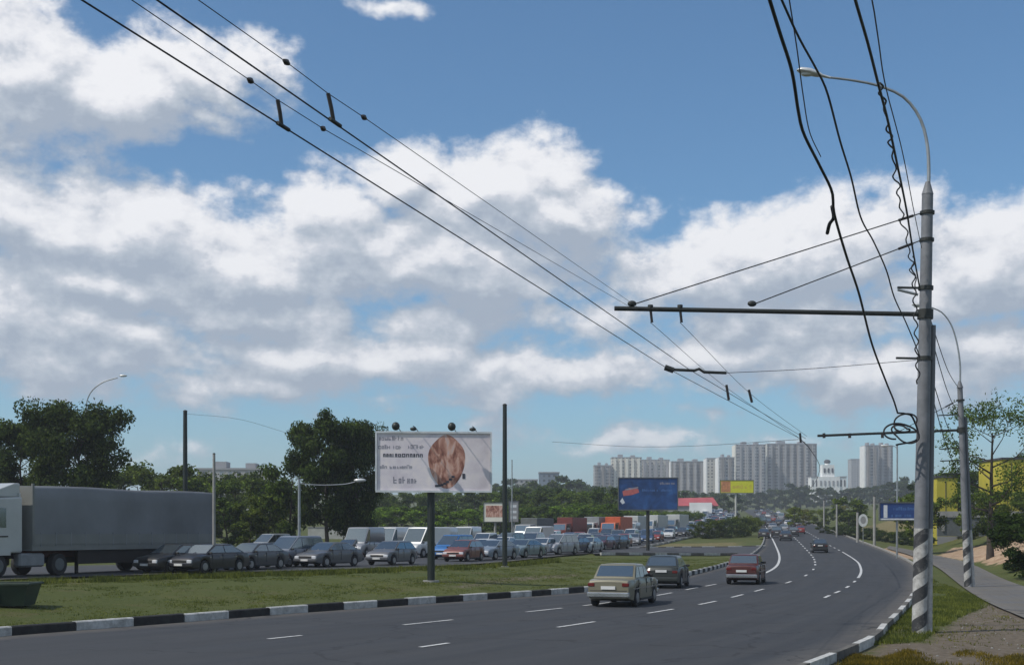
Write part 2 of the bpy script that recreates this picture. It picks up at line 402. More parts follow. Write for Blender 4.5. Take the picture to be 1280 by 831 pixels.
# ------------------------------------------------------------------ ground
def pip(poly, X, Y):
    X = X.ravel(); Y = Y.ravel(); ins = np.zeros(X.shape, bool); n = len(poly)
    for i in range(n):
        x0, y0 = poly[i]; x1, y1 = poly[(i+1) % n]
        c = ((y0 > Y) != (y1 > Y)) & (X < (x1-x0)*(Y-y0)/(y1-y0+1e-12)+x0); ins ^= c
    return ins
def soft_poly(pxs, X, Y, w=1.0):
    poly = [G(x, y) for x, y in pxs]; a = np.array(poly+[poly[0]])
    ins = pip(poly, X, Y); best = np.full(X.size, 1e9); Xr, Yr = X.ravel(), Y.ravel()
    for (ax, ay), (bx, by) in zip(a[:-1], a[1:]):
        dx, dy = bx-ax, by-ay; t = np.clip(((Xr-ax)*dx+(Yr-ay)*dy)/(dx*dx+dy*dy+1e-9), 0, 1)
        best = np.minimum(best, np.hypot(Xr-ax-t*dx, Yr-ay-t*dy))
    return np.clip(.5+.5*np.where(ins, best, -best)/w, 0, 1)
ys = np.concatenate([np.arange(-60, 18, 4.0), np.arange(18, 130, .6), np.arange(130, 260, 2.0), np.geomspace(260, 4000, 90)])
us = np.linspace(-1, 1, 421); us = np.sign(us)*np.abs(us)**1.5
Yg, Ug = np.meshgrid(ys, us, indexing='ij'); half = 60+np.maximum(Yg, 0)*1.0
Xg = Ug*half + np.clip(Yg*.2, 0, 260)
Zg = T(Xg, Yg)
rng2 = np.sin(Xg*.9+Yg*.31)*np.sin(Yg*.7-Xg*.2)
Zg = Zg + .03*rng2*ss(2, 6, np.abs(Xg)+np.maximum(Yg, 0)*0)*ss(1.5, 5, np.maximum(sdist(LK, Xg, Yg), -sdist(RK, Xg, Yg))).reshape(Xg.shape)
nr, nc = Xg.shape; idx = np.arange(nr*nc).reshape(nr, nc)
Fq = np.stack([idx[:-1, :-1], idx[:-1, 1:], idx[1:, 1:], idx[1:, :-1]], -1).reshape(-1, 4)
me = np_mesh('ground', np.stack([Xg, Yg, Zg], -1).reshape(-1, 3), Fq, ['ground'], True)
dirt = np.maximum(soft_poly([(1050,860),(1098,802),(1150,803),(1196,772),(1236,752),(1222,740),(1300,745),(1500,860)], Xg, Yg, .7),
                  soft_poly([(560,732),(620,722),(720,716),(730,720),(640,728),(580,736)], Xg, Yg, 1.5)*.85)  # this streak is the large billboard's cast shadow, painted on the lawn in brown
dr_ = -sdist(RK, Xg, Yg)
dirt = np.maximum(dirt, (ss(.0, .4, dr_)*(1-ss(.6, 1.4, dr_))*.55))
sand = np.maximum(soft_poly([(1172,694),(1190,684),(1225,682),(1262,676),(1290,672),(1290,700),(1250,704),(1205,700)], Xg, Yg, 1.2),
                  soft_poly([(1080,690),(1110,683),(1160,690),(1215,703),(1190,708),(1130,698)], Xg, Yg, 1.0)*.75)
dry = np.maximum(soft_poly([(1030,870),(1080,800),(1300,812),(1500,870)], Xg, Yg, 1.5)*.8,
                 soft_poly([(1040,660),(1160,640),(1290,645),(1290,672),(1170,680),(1080,672)], Xg, Yg, 6)*.7)
dry = np.maximum(dry, soft_poly([(775,680),(940,676),(945,688),(770,688)], Xg, Yg, 3)*.62)
colr = np.stack([dirt, sand, dry.ravel(), np.ones(nr*nc)], -1)
at = me.color_attributes.new('soil', 'FLOAT_COLOR', 'POINT'); at.data.foreach_set('color', colr.astype(np.float32).ravel())
g = bpy.data.objects.new('ground', me); COL.objects.link(g); structure(g)

def strip(name, A, B, mat, off, nx=10, zf=None, extra=None):
    n = len(A); t = np.linspace(0, 1, nx+1)
    X = A[:, None, 0]*(1-t)+B[:, None, 0]*t; Y = A[:, None, 1]*(1-t)+B[:, None, 1]*t
    Z = (zf or rz)(X, Y)+up(Y)+off
    idx = np.arange(X.size).reshape(X.shape)
    Fq = np.stack([idx[:-1, :-1], idx[:-1, 1:], idx[1:, 1:], idx[1:, :-1]], -1).reshape(-1, 4)
    me = np_mesh(name, np.stack([X, Y, Z], -1).reshape(-1, 3), Fq, [mat], True)
    a = me.attributes.new('lane', 'FLOAT', 'POINT'); a.data.foreach_set('value', np.tile(t, n).astype(np.float32))
    o = bpy.data.objects.new(name, me); COL.objects.link(o); return structure(o)
strip('main_road', LK, RK, 'asphalt', 0, 12)
# opposite carriageway
SNpx = [(-330,750),(-150,736),(0,726.5),(200,719.5),(400,714),(600,706),(700,696),(780,688),(845,676),(885,668),(915,657)]
SNw = [G(x, y) for x, y in SNpx] + [tuple(q) for q in (np.array(hit(925,645,rz)), np.array(hit(921,639,rz)))] + [(170, 960)]
SN = catmull(SNw, 300)
def offset(poly, d):
    t = np.gradient(poly, axis=0); t /= np.linalg.norm(t, axis=1)[:, None]
    return poly+np.stack([-t[:, 1], t[:, 0]], 1)*d
SF = offset(SN, 17)
strip('opposite_road', SF, SN, 'asphalt_side', .02, 12, zf=T)
# turning lane between the carriageways
ta = catmull([G(735,687.5), G(800,686.5), G(870,685.5), hit(958,684,rz)], 40); tb = catmull([G(742,694), G(800,694), G(880,694.5), hit(944,694,rz)], 40)
strip('turning_lane', ta, tb, 'asphalt_side', .05, 8, zf=T)
# footpath
pl = catmull([G(1400,815), G(1275,772), G(1212,741), G(1168,708), G(1138,695), G(1108,686)], 80)
pr = catmull([G(1500,790), G(1345,752), G(1262,728), G(1205,703), G(1150,691), G(1112,683)], 80)
strip('footpath', pl, pr, 'path_asphalt', .0, 8, zf=T)

def kerb(name, line, side, zf, seg=2.35, w=.18, h=.2, mats=('kerb_white', 'kerb_black'), smin=0, smax=400, off=0.0):
    s = np.r_[0, np.cumsum(np.linalg.norm(np.diff(line, axis=0), axis=1))]; mb = MB(); k = 0; u = smin
    smax = min(smax, s[-1]-.1)
    while u < smax:
        sg = seg(u) if callable(seg) else seg
        L = min(sg, smax-u) ; cut = np.linspace(u+.012, u+L-.012, 4)
        pts = np.stack([np.interp(cut, s, line[:, i]) for i in (0, 1)], 1); d = pts[-1]-pts[0]; d = d/np.linalg.norm(d)
        nrm = np.array([-d[1], d[0]])*side; jit = random.uniform(-.012, .012)
        V = []
        for p in pts:
            z = float(np.asarray(zf(np.array([p[0]]), np.array([p[1]])))[0])+float(up(p[1]))+off
            for a, b in ((0, -.12), (0, h-.03), (.03, h), (w, h), (w, -.12)):
                q = p+nrm*(a+jit); V.append((q[0], q[1], z+b+jit))
        Fs = [(i*5+j, i*5+j+1, (i+1)*5+j+1, (i+1)*5+j) for i in range(3) for j in range(4)]
        if side > 0: Fs = [f[::-1] for f in Fs]
        Fs += [(0, 1, 2, 3, 4), (19, 18, 17, 16, 15)]
        mb.add(V, Fs, mats[k % len(mats)]); k += 1; u += L
    return structure(mb.build(name))
kerb('kerb', LK, 1, rz, smin=5.8, smax=250, h=.24, seg=lambda u: float(np.interp(u, [25, 55], [1.95, 1.3])))
kerb('kerb', RK, -1, rz, smin=.6, smax=72, h=.13, mats=('kerb_white', 'kerb_dirty'), seg=2.2)
kerb('kerb', RK, -1, rz, smin=72.02, smax=420, h=.16, mats=('kerb_plain',), seg=3)
kerb('kerb', SN, -1, T, smin=118, smax=330, h=.12, mats=('kerb_plain', 'kerb_plain', 'kerb_white'), seg=2.4, off=.02)
kerb('kerb', ta, 1, T, smin=1, h=.11, off=.05, mats=('kerb_white','kerb_dirty')); kerb('kerb', tb[:-3], -1, T, smin=1, h=.11, off=.05, mats=('kerb_white','kerb_dirty'))
# markings
def mark(mb, pts, w=.13, off=.012):
    pts = np.array(pts); t = np.gradient(pts, axis=0); t /= np.linalg.norm(t, axis=1)[:, None]; nn = np.stack([-t[:, 1], t[:, 0]], 1)
    V = []
    for p, q in zip(pts, nn):
        for sgn in (-1, 1):
            a = p+q*sgn*w/2; V.append((a[0], a[1], float(road_z(a[1]))+float(up(a[1]))+off))
    mb.add(V, [(2*i, 2*i+1, 2*i+3, 2*i+2) for i in range(len(pts)-1)], 'line')
mb = MB()
L1 = catmull([hit(x, y, rz) for x, y in [(335,801.5),(548,779),(678,765),(755,756),(828,745),(862,738),(889,733),(930,725),(958,717),(972,707),(974,695),(969,682),(962,668),(956,657),(948,646),(937,638)]], 600)
L2 = catmull([hit(x, y, rz) for x, y in [(525,812),(721,783),(821,767),(883,756),(921,747),(951,739),(987,729),(1010,719),(1019,708),(1015,696),(1003,683),(990,670),(978,659),(962,647),(944,638)]], 600)
L3 = catmull([hit(x, y, rz) for x, y in [(850,812),(980,772),(1035,747),(1060,735),(1074,722),(1076,712),(1070,702),(1053,691),(1032,680),(1016,670),(994,658),(973,647),(950,638)]], 600)
def along(line, u0, u1, n=5):
    s = np.r_[0, np.cumsum(np.linalg.norm(np.diff(line, axis=0), axis=1))]; u = np.linspace(u0, u1, n)
    return np.stack([np.interp(u, s, line[:, i]) for i in (0, 1)], 1)
def param(line, px, py):
    q = np.array(hit(px, py, rz)); s = np.r_[0, np.cumsum(np.linalg.norm(np.diff(line, axis=0), axis=1))]
    return s[np.argmin(np.linalg.norm(line-q, axis=1))]
for px, py in [(335,801.5),(548,779),(678,765),(755,756),(828,745),(862,738),(889,733),(925,726)]:
    u = param(L1, px, py); mark(mb, along(L1, max(0, u-1.2), u+1.2))
mark(mb, along(L1, param(L1, 952, 719), 330, 120), .2); 
for px, py in [(525,812),(721,783),(821,767),(883,756),(921,747),(951,739),(987,729),(1006,721),(1016,713)]:
    u = param(L2, px, py); mark(mb, along(L2, max(0, u-1.2), u+1.2))
u = param(L2, 1019, 708)
while u < 420: mark(mb, along(L2, u, u+3), .16); u += 8
for px, py in [(1035,747),(1048,741),(1060,735),(1068,729)]:
    u = param(L3, px, py); mark(mb, along(L3, u-1.0, u+1.0))
mark(mb, along(L3, param(L3, 1073, 724), param(L3, 1053, 691), 30), .15)
u = param(L3, 1053, 691)+5
while u < 420: mark(mb, along(L3, u, u+3), .16); u += 8
structure(mb.build('road_marking'))

# ------------------------------------------------------------------ grass tufts
def grass(name, pxpoly, count, hmin, hmax, mat='grass_blade', w=.012, excl=None):
    poly = np.array([G(x, y) for x, y in pxpoly]); lo, hi = poly.min(0), poly.max(0)
    V = []; pts = np.zeros((0, 2))
    while len(pts) < count:
        q = RNG.uniform(lo, hi, (count*2, 2)); q = q[pip([tuple(a) for a in poly], q[:, 0], q[:, 1])]
        dl = sdist(LK, q[:, 0], q[:, 1]); dr = -sdist(RK, q[:, 0], q[:, 1]); q = q[(np.maximum(dl, dr) > .22)]
        cl = (np.sin(q[:, 0]*2.1+q[:, 1]*.7+np.sin(q[:, 1]*.9))+np.sin(q[:, 1]*1.1-q[:, 0]*1.9+1.3*np.sin(q[:, 0]*.6))+np.sin(q[:, 0]*.7-q[:, 1]*.35))/2.2; q = q[RNG.random(len(q)) < .45+.55*cl]
        pts = np.concatenate([pts, q])
    pts = pts[:count]; z = T(pts[:, 0], pts[:, 1])
    n = count*5; base = np.repeat(pts, 5, 0)+RNG.normal(0, .05, (n, 2)); zb = np.repeat(z, 5)-.01
    h = RNG.uniform(hmin, hmax, n); a = RNG.uniform(0, 2*PI, n); lean = RNG.normal(0, .35, (n, 2))*h[:, None]
    dx = np.cos(a)*w; dy = np.sin(a)*w
    V = np.zeros((n, 3, 3)); V[:, 0] = np.stack([base[:, 0]-dx, base[:, 1]-dy, zb], 1); V[:, 1] = np.stack([base[:, 0]+dx, base[:, 1]+dy, zb], 1)
    V[:, 2] = np.stack([base[:, 0]+lean[:, 0], base[:, 1]+lean[:, 1], zb+h], 1)
    o = bpy.data.objects.new(name, np_mesh(name, V.reshape(-1, 3), np.arange(n*3).reshape(-1, 3), [mat])); COL.objects.link(o)
    tag(o, kind='stuff'); return o
o = grass('grass', [(1070,812),(1115,782),(1147,752),(1160,722),(1200,738),(1240,755),(1196,773),(1150,802),(1090,806)], 6500, .03, .14)
tag(o, 'short green grass round the striped pole on the right verge', 'grass')
o = grass('grass', [(1150,806),(1200,775),(1243,757),(1290,790),(1290,812),(1180,812)], 260, .02, .08); o.color = (1.1,.95,.7,1)
tag(o, 'thin weeds scattered over the trodden dirt beside the footpath', 'weeds')
def pebbles():
    mb = MB(); poly = [G(*a) for a in [(1060,830),(1150,800),(1200,768),(1245,752),(1300,745),(1400,830)]]; a = np.array(poly); lo, hi = a.min(0), a.max(0); k = 0
    while k < 110:
        x, y = RNG.uniform(lo, hi)
        if not pip(poly, np.array([x]), np.array([y]))[0]: continue
        r_ = RNG.uniform(.008, .03); mb.blob((x, y, Tz(x, y)+r_*.3), (r_*RNG.uniform(.8, 1.4), r_, r_*.7), 'concrete', 5, 3); k += 1
    return mb.build('gravel')
tag(pebbles(), 'small stones scattered on the dirt verge', 'gravel', kind='stuff')
o = grass('grass', [(-60,800),(350,769),(730,741),(905,709),(940,696),(720,697),(600,708),(400,716),(200,721.5),(-60,730)], 22000, .02, .07, w=.014)
tag(o, 'mown grass of the wide median between the two carriageways', 'grass')
o = grass('grass', [(-60,731),(0,728),(200,721),(400,715.5),(600,708),(700,699),(700,703),(600,712),(400,719),(200,725),(0,732),(-60,736)], 2600, .12, .32, w=.02); o.color = (.9,.9,.8,1)
tag(o, 'taller weeds along the far edge of the median lawn', 'weeds')
o = grass('dry_grass', [(1045,835),(1068,818),(1100,824),(1135,812),(1175,822),(1215,811),(1250,823),(1290,814),(1290,835)], 2600, .02, .10); o.color = (1.1,.72,.5,1)
tag(o, 'dry brown grass and weeds at the near corner of the dirt verge', 'dry grass')

# ------------------------------------------------------------------ trees
def tree_meshes(seed, H, R, cb, nleaf, leaf, mat='leaf', bark='bark', squash=1.0, nlimb=9, spread=.55, trunk_r=None, trunk_top=.8, ntr=1):
    rg = np.random.default_rng(seed); tr = MB(); cl = []
    r0 = trunk_r or H*.022
    for q in range(ntr):
        bx, by = (0, 0) if ntr == 1 else rg.normal(0, .3, 2)
        lean = rg.normal(0, .03*H, 2); tp = []
        for i in range(7):
            t = i/6; tp.append((bx+lean[0]*t*t+rg.normal(0, .006*H)*(i > 0), by+lean[1]*t*t+rg.normal(0, .006*H)*(i > 0), -.15+t*(H*trunk_top)))
        tr.tube(tp, [r0*(1.25 if i == 0 else 1)*(1-.82*i/6) for i in range(7)], bark, 8)
        tpa = np.array(tp)
        for k in range(nlimb):
            t = cb+(1-cb)*(.02+.93*k/nlimb)*.95; t = min(t, trunk_top*.97)/trunk_top
            p0 = np.array([np.interp(t*6, range(7), tpa[:, j]) for j in range(3)])
            az = k*2.4+rg.uniform(-.5, .5); hh = p0[2]/H; rad = R*math.sin(PI*min(1, max(.12, (hh-cb*.55)/(1.06-cb*.55))))**.6*rg.uniform(.6, .98)
            el = rg.uniform(.2, .55)+.6*hh; p2 = p0+np.array([math.cos(az)*rad, math.sin(az)*rad, math.sin(el)*rad*.75*squash])
            p2[2] = min(p2[2], H*.97)
            p1 = (p0+p2)/2+np.array([0, 0, -.05*rad])+rg.normal(0, .05*rad, 3)
            rr = r0*(1-.8*t)*.55; tr.tube([p0, p1, p2], [rr, rr*.6, rr*.2], bark, 6, False); cl.append((p2, 1.0)); cl.append(((p1+p2)/2, .8))
            for j in range(4):
                s = rg.uniform(.4, .95); b0 = p1+(p2-p1)*s; d = rg.normal(0, 1, 3); d[2] = abs(d[2])*.8; d /= np.linalg.norm(d)
                b1 = b0+d*rad*rg.uniform(.28, .5)
                b1[2] = min(b1[2], H)
                tr.tube([b0, (b0+b1)/2+rg.normal(0, .03*rad, 3), b1], [rr*.35, rr*.22, rr*.08], bark, 5, False); cl.append((b1, .8)); cl.append(((b0+b1)/2, .6))
    cen = np.array([c for c, _ in cl]); wt = np.array([w for _, w in cl]); wt = wt*rg.uniform(.4, 1.5, len(wt)); pick = rg.choice(len(cen), nleaf, p=wt/wt.sum())
    cr = R*spread*.42*rg.uniform(.6, 1.3, len(cen))
    d = rg.normal(0, 1, (nleaf, 3)); d /= np.linalg.norm(d, axis=1)[:, None]; rad = rg.random(nleaf)**.45
    pos = cen[pick]+d*(rad*cr[pick])[:, None]*np.array([1, 1, .72])
    nrm = d*.8+rg.normal(0, .7, (nleaf, 3))+np.array([0, 0, .3]); nrm /= np.linalg.norm(nrm, axis=1)[:, None]
    u = np.cross(nrm, rg.normal(0, 1, (nleaf, 3))); u /= np.linalg.norm(u, axis=1)[:, None]; v = np.cross(nrm, u)
    s = leaf*rg.uniform(.6, 1.4, nleaf)[:, None]
    V = np.stack([pos-u*s, pos-v*s*.55, pos+u*s, pos+v*s*.55], 1).reshape(-1, 3)
    V[:, 2] = np.maximum(V[:, 2], .02)
    return tr.mesh('trunk'), np_mesh('crown', V, np.arange(nleaf*4).reshape(-1, 4), [mat])
def make_tree(name, meshes, loc, rz=0, sc=(1, 1, 1), tint=(1, 1, 1)):
    r = empty(name, loc, rz); r.scale = sc
    for n, me in (('trunk', meshes[0]), ('crown', meshes[1])):
        if me is None: continue
        o = bpy.data.objects.new(n, me); COL.objects.link(o); o.parent = r; o.color = (*tint, 1)
    return r
def put_tree(name, meshes, H, px, ytop, Y, wf=1.0, tint=(1, 1, 1), label=None, group=None, cat='tree', rz=None):
    X = (px-640)*Y/F; z = Tz(X, Y); top = CH+(YH-ytop)*Y/F; s = max(.15, (top-z)/H)
    r = make_tree(name, meshes, (X, Y, z-.05), random.uniform(0, 6) if rz is None else rz, (s*wf, s*wf, s), tint)
    tag(r, label, cat, group); return r
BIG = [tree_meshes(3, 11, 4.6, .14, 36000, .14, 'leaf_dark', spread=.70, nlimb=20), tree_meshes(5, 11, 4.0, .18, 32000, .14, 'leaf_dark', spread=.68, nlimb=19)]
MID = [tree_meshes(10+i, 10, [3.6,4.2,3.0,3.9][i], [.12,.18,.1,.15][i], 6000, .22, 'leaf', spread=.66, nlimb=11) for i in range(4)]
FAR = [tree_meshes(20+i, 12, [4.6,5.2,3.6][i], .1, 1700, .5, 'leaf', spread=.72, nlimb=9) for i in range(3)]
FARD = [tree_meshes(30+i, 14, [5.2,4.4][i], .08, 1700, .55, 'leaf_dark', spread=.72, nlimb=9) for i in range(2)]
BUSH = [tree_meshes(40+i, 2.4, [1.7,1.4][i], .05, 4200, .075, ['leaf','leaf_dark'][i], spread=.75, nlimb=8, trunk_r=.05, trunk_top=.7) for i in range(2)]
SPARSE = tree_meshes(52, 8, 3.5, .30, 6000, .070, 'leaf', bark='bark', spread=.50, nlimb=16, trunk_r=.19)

put_tree('broadleaf_tree', BIG[0], 11, 88, 508, 104, .80, (1,1,1), 'tall dark green tree rising behind the front of the grey truck', rz=1.0)
put_tree('broadleaf_tree', BIG[1], 11, 22, 522, 108, .84, (1,1.05,1), 'dark leafy tree at the left edge above the truck cab', rz=2.0)
put_tree('broadleaf_tree', BIG[1], 11, 408, 521, 112, .78, (.9,.95,.9), 'dark tree left of the large pale billboard, taller of two trunks', rz=.3)
put_tree('broadleaf_tree', BIG[0], 11, 448, 534, 113, .55, (.85,.9,.9), 'dark tree partly behind the left edge of the large pale billboard', rz=4)
put_tree('broadleaf_tree', MID[0], 10, 362, 566, 116, .8, (.9,1.0,.8), 'lower bushy tree with thin top beside the dark tree pair')
items = []
for px, yt, Y, w in [(128,590,150,1.2),(150,585,165,1.3),(178,588,160,1.2),(205,580,150,1.1),(228,590,170,1.2),(252,597,150,1.2),(276,592,185,1.3),(298,598,150,1.2),(322,590,175,1.2),(345,596,150,1.1),
                     (285,622,120,1.2),(312,628,116,1.2),(336,618,118,1.1),(-10,575,130,1.2)]:
    items.append((put_tree('leafy_tree', random.choice(MID), 10, px, yt, Y, w, random.choice([(1,1,1),(1.25,1.2,.9),(.75,.85,.8),(1.35,1.4,.9)]), None, 'trees in the thicket behind the grey truck'), px))
order_labels(items, 'green thicket tree behind the grey truck and its trailer end, {ord} from the left')
items = []
for i in range(30):
    px = 452+i*10.8+random.uniform(-3, 3); Y = random.uniform(230, 330)
    yt = np.interp(px, [450,500,560,620,700,760], [612,618,612,608,612,612])+random.uniform(-5, 9)
    items.append((put_tree('leafy_tree', random.choice(MID+FAR[:1]*0), 10, px, yt, Y, 1.15, random.choice([(1.3,1.35,.9),(1,1,1),(.8,.9,.85),(1.6,1.7,.9),(.6,.7,.7)]), None, 'trees behind the stopped traffic'), px))
order_labels(items, 'green tree in the belt behind the stopped traffic and billboards, {ord} from the left')
items = []
for i in range(16):
    px = 470+i*19+random.uniform(-5, 5); Y = random.uniform(190, 220)
    items.append((put_tree('bushy_tree', random.choice(MID), 10, px, 634+random.uniform(-5, 6), Y, 1.7, random.choice([(1.9,2.2,1.0),(1.4,1.6,.9),(1,1.1,.9)]), None, 'low bright trees behind the stopped traffic'), px))
order_labels(items, 'low bright green bushy tree just behind the vans, {ord} from the left')
items = []
for i in range(34):
    px = 610+i*9.5+random.uniform(-4, 4); Y = random.uniform(430, 700)
    yt = np.interp(px, [600,660,720,760,840,900,940], [604,606,603,608,612,616,618])+random.uniform(-3, 5)
    items.append((put_tree('distant_tree', random.choice(FARD+FAR), 12.7, px, yt, Y, 1.2, random.choice([(1,1,1),(.8,.9,.9),(1.3,1.3,1)]), None, 'distant trees below the apartment blocks'), px))
order_labels(items, 'distant dark tree below the left apartment blocks, {ord} from the left')
items = []
for i in range(30):
    px = 935+i*8+random.uniform(-3, 3); Y = random.uniform(640, 900)
    yt = np.interp(px, [930,1000,1060,1110,1170], [616,610,612,603,600])+random.uniform(-3, 5)
    items.append((put_tree('distant_tree', random.choice(FARD+FARD+FAR), 12.7, px, yt, Y, 1.3, random.choice([(.9,.9,.9),(.7,.8,.8),(1.1,1.1,1)]), None, 'distant trees at the top of the hill'), px))
order_labels(items, 'distant dark tree at the hilltop below the grey towers and church, {ord} from the left')
items = []
for i in range(30):
    px = 985+i*6.3+random.uniform(-4, 4); Y = random.uniform(230, 420)
    yt = random.uniform(628, 640) if px > 1030 else random.uniform(634, 642)
    items.append((put_tree('bushy_tree', random.choice(MID+FAR), 10.6, px, yt, Y, 1.3, random.choice([(1.9,1.7,1.0),(1.3,1.3,.9),(1,1,1),(2.2,1.5,1.0)]), None, 'bushy trees on the slope right of the road'), px))
order_labels(items, 'olive bushy tree on the slope right of the road, {ord} from the left')
items = []
for px, yt, Y, w in [(1165,592,210,1.1),(1185,588,200,1.1),(1207,592,205,1.1),(1232,586,200,1.2),(1258,580,190,1.1),(1285,566,180,1.2),(1150,604,230,1.1)]:
    items.append((put_tree('leafy_tree', random.choice(MID), 10, px, yt, Y, w, random.choice([(.55,.65,.65),(.8,.9,.8)]), None, 'trees behind the yellow wall'), px))
order_labels(items, 'dark tree behind the yellow wall, {ord} from the left')
items = []
for px, yt, Y, w in [(1150,618,138,.9),(1214,612,136,.7),(1236,622,138,.9),(1262,612,136,.9),(1290,622,134,1.1)]:
    items.append((put_tree('slope_tree', random.choice(MID), 10, px, yt, Y, w*1.3, random.choice([(1.1,1.2,1.0),(.9,1.0,.9),(1.4,1.4,1.0)]), None, 'trees in front of the yellow wall'), px))
order_labels(items, 'leafy tree in front of the yellow wall and parapet, {ord} from the left')
items = []
for px, py, h, w, tn in [(1272,712,2.4,1.1,(.7,.8,.7)),(1298,722,3.4,1.3,(.6,.7,.6)),(1250,668,1.6,1.4,(1,1,.9)),(1205,672,1.5,1.4,(1,1,.8)),(1180,674,1.4,1.4,(1,.95,.8)),(1163,676,1.7,1.4,(1.1,1.1,.8)),(1268,674,1.5,1.4,(1,1,.8)),(1220,664,1.6,1.5,(1.2,1.1,.8))]:
    X, Y = G(px, py); s = h/2.4
    r = make_tree('shrub', BUSH[1] if h > 2 else BUSH[0], (X, Y, Tz(X, Y)-.05), px, (s*w, s*w, s), tn); tag(r, None, 'shrub', 'shrubs beside the footpath'); items.append((r, px))
order_labels(items, 'green shrub beside the footpath and sand heaps, {ord} from the left')
items = []
for i in range(18):
    px = 1030+i*7.4; py = np.interp(px, [1030,1160], [667,684]); X, Y = G(px, py); s = random.uniform(.5, .8)
    r = make_tree('hedge_shrub', BUSH[1], (X, Y, Tz(X, Y)-.05), px, (s*1.5, s*1.5, s), random.choice([(1,1,1),(.7,.8,.8),(1.6,1.5,1)])); tag(r, None, 'shrub', 'dark shrubs along the right pavement'); items.append((r, px))
order_labels(items, 'dark low shrub along the pavement right of the road bend, {ord} from the left')
items = []
for px, py, h in [(868,672,1.5),(878,673,2.2),(887,673,2.8),(896,672,2.9),(905,672,2.4),(914,671,2.6),(922,671,3.1),(931,670,3.2),(938,669,2.6)]:
    X, Y = G(px, py); s = h/2.4
    r = make_tree('island_shrub', BUSH[1 if px < 900 else 0], (X, Y, Tz(X, Y)-.05), px, (s*1.2, s*1.2, s), random.choice([(1,1,1),(1.4,1.3,.8)])); tag(r, None, 'shrub', 'shrubs on the traffic island'); items.append((r, px))
order_labels(items, 'green shrub on the traffic island under the yellow billboard, {ord} from the left')
items = []
for i in range(11):
    px = 758+i*13; X, Y = (px-640)*235/F, 235
    r = make_tree('verge_shrub', BUSH[0], (X, Y+i*3, Tz(X, Y+i*3)-.05), px, (1.9, 1.9, 1.5), random.choice([(1.9,2.0,1.1),(1.2,1.3,.9)])); tag(r, None, 'shrub', 'shrubs behind the vans'); items.append((r, px))
order_labels(items, 'light green shrub behind the vans under the blue billboard, {ord} from the left')
X, Y = G(1232, 700)
put_tree('sparse_tree', SPARSE, 8, 1238, 497, Y, .92, (1.15,1.25,1.0), 'thin crowned tree with dark trunk beside the footpath', rz=2.2)

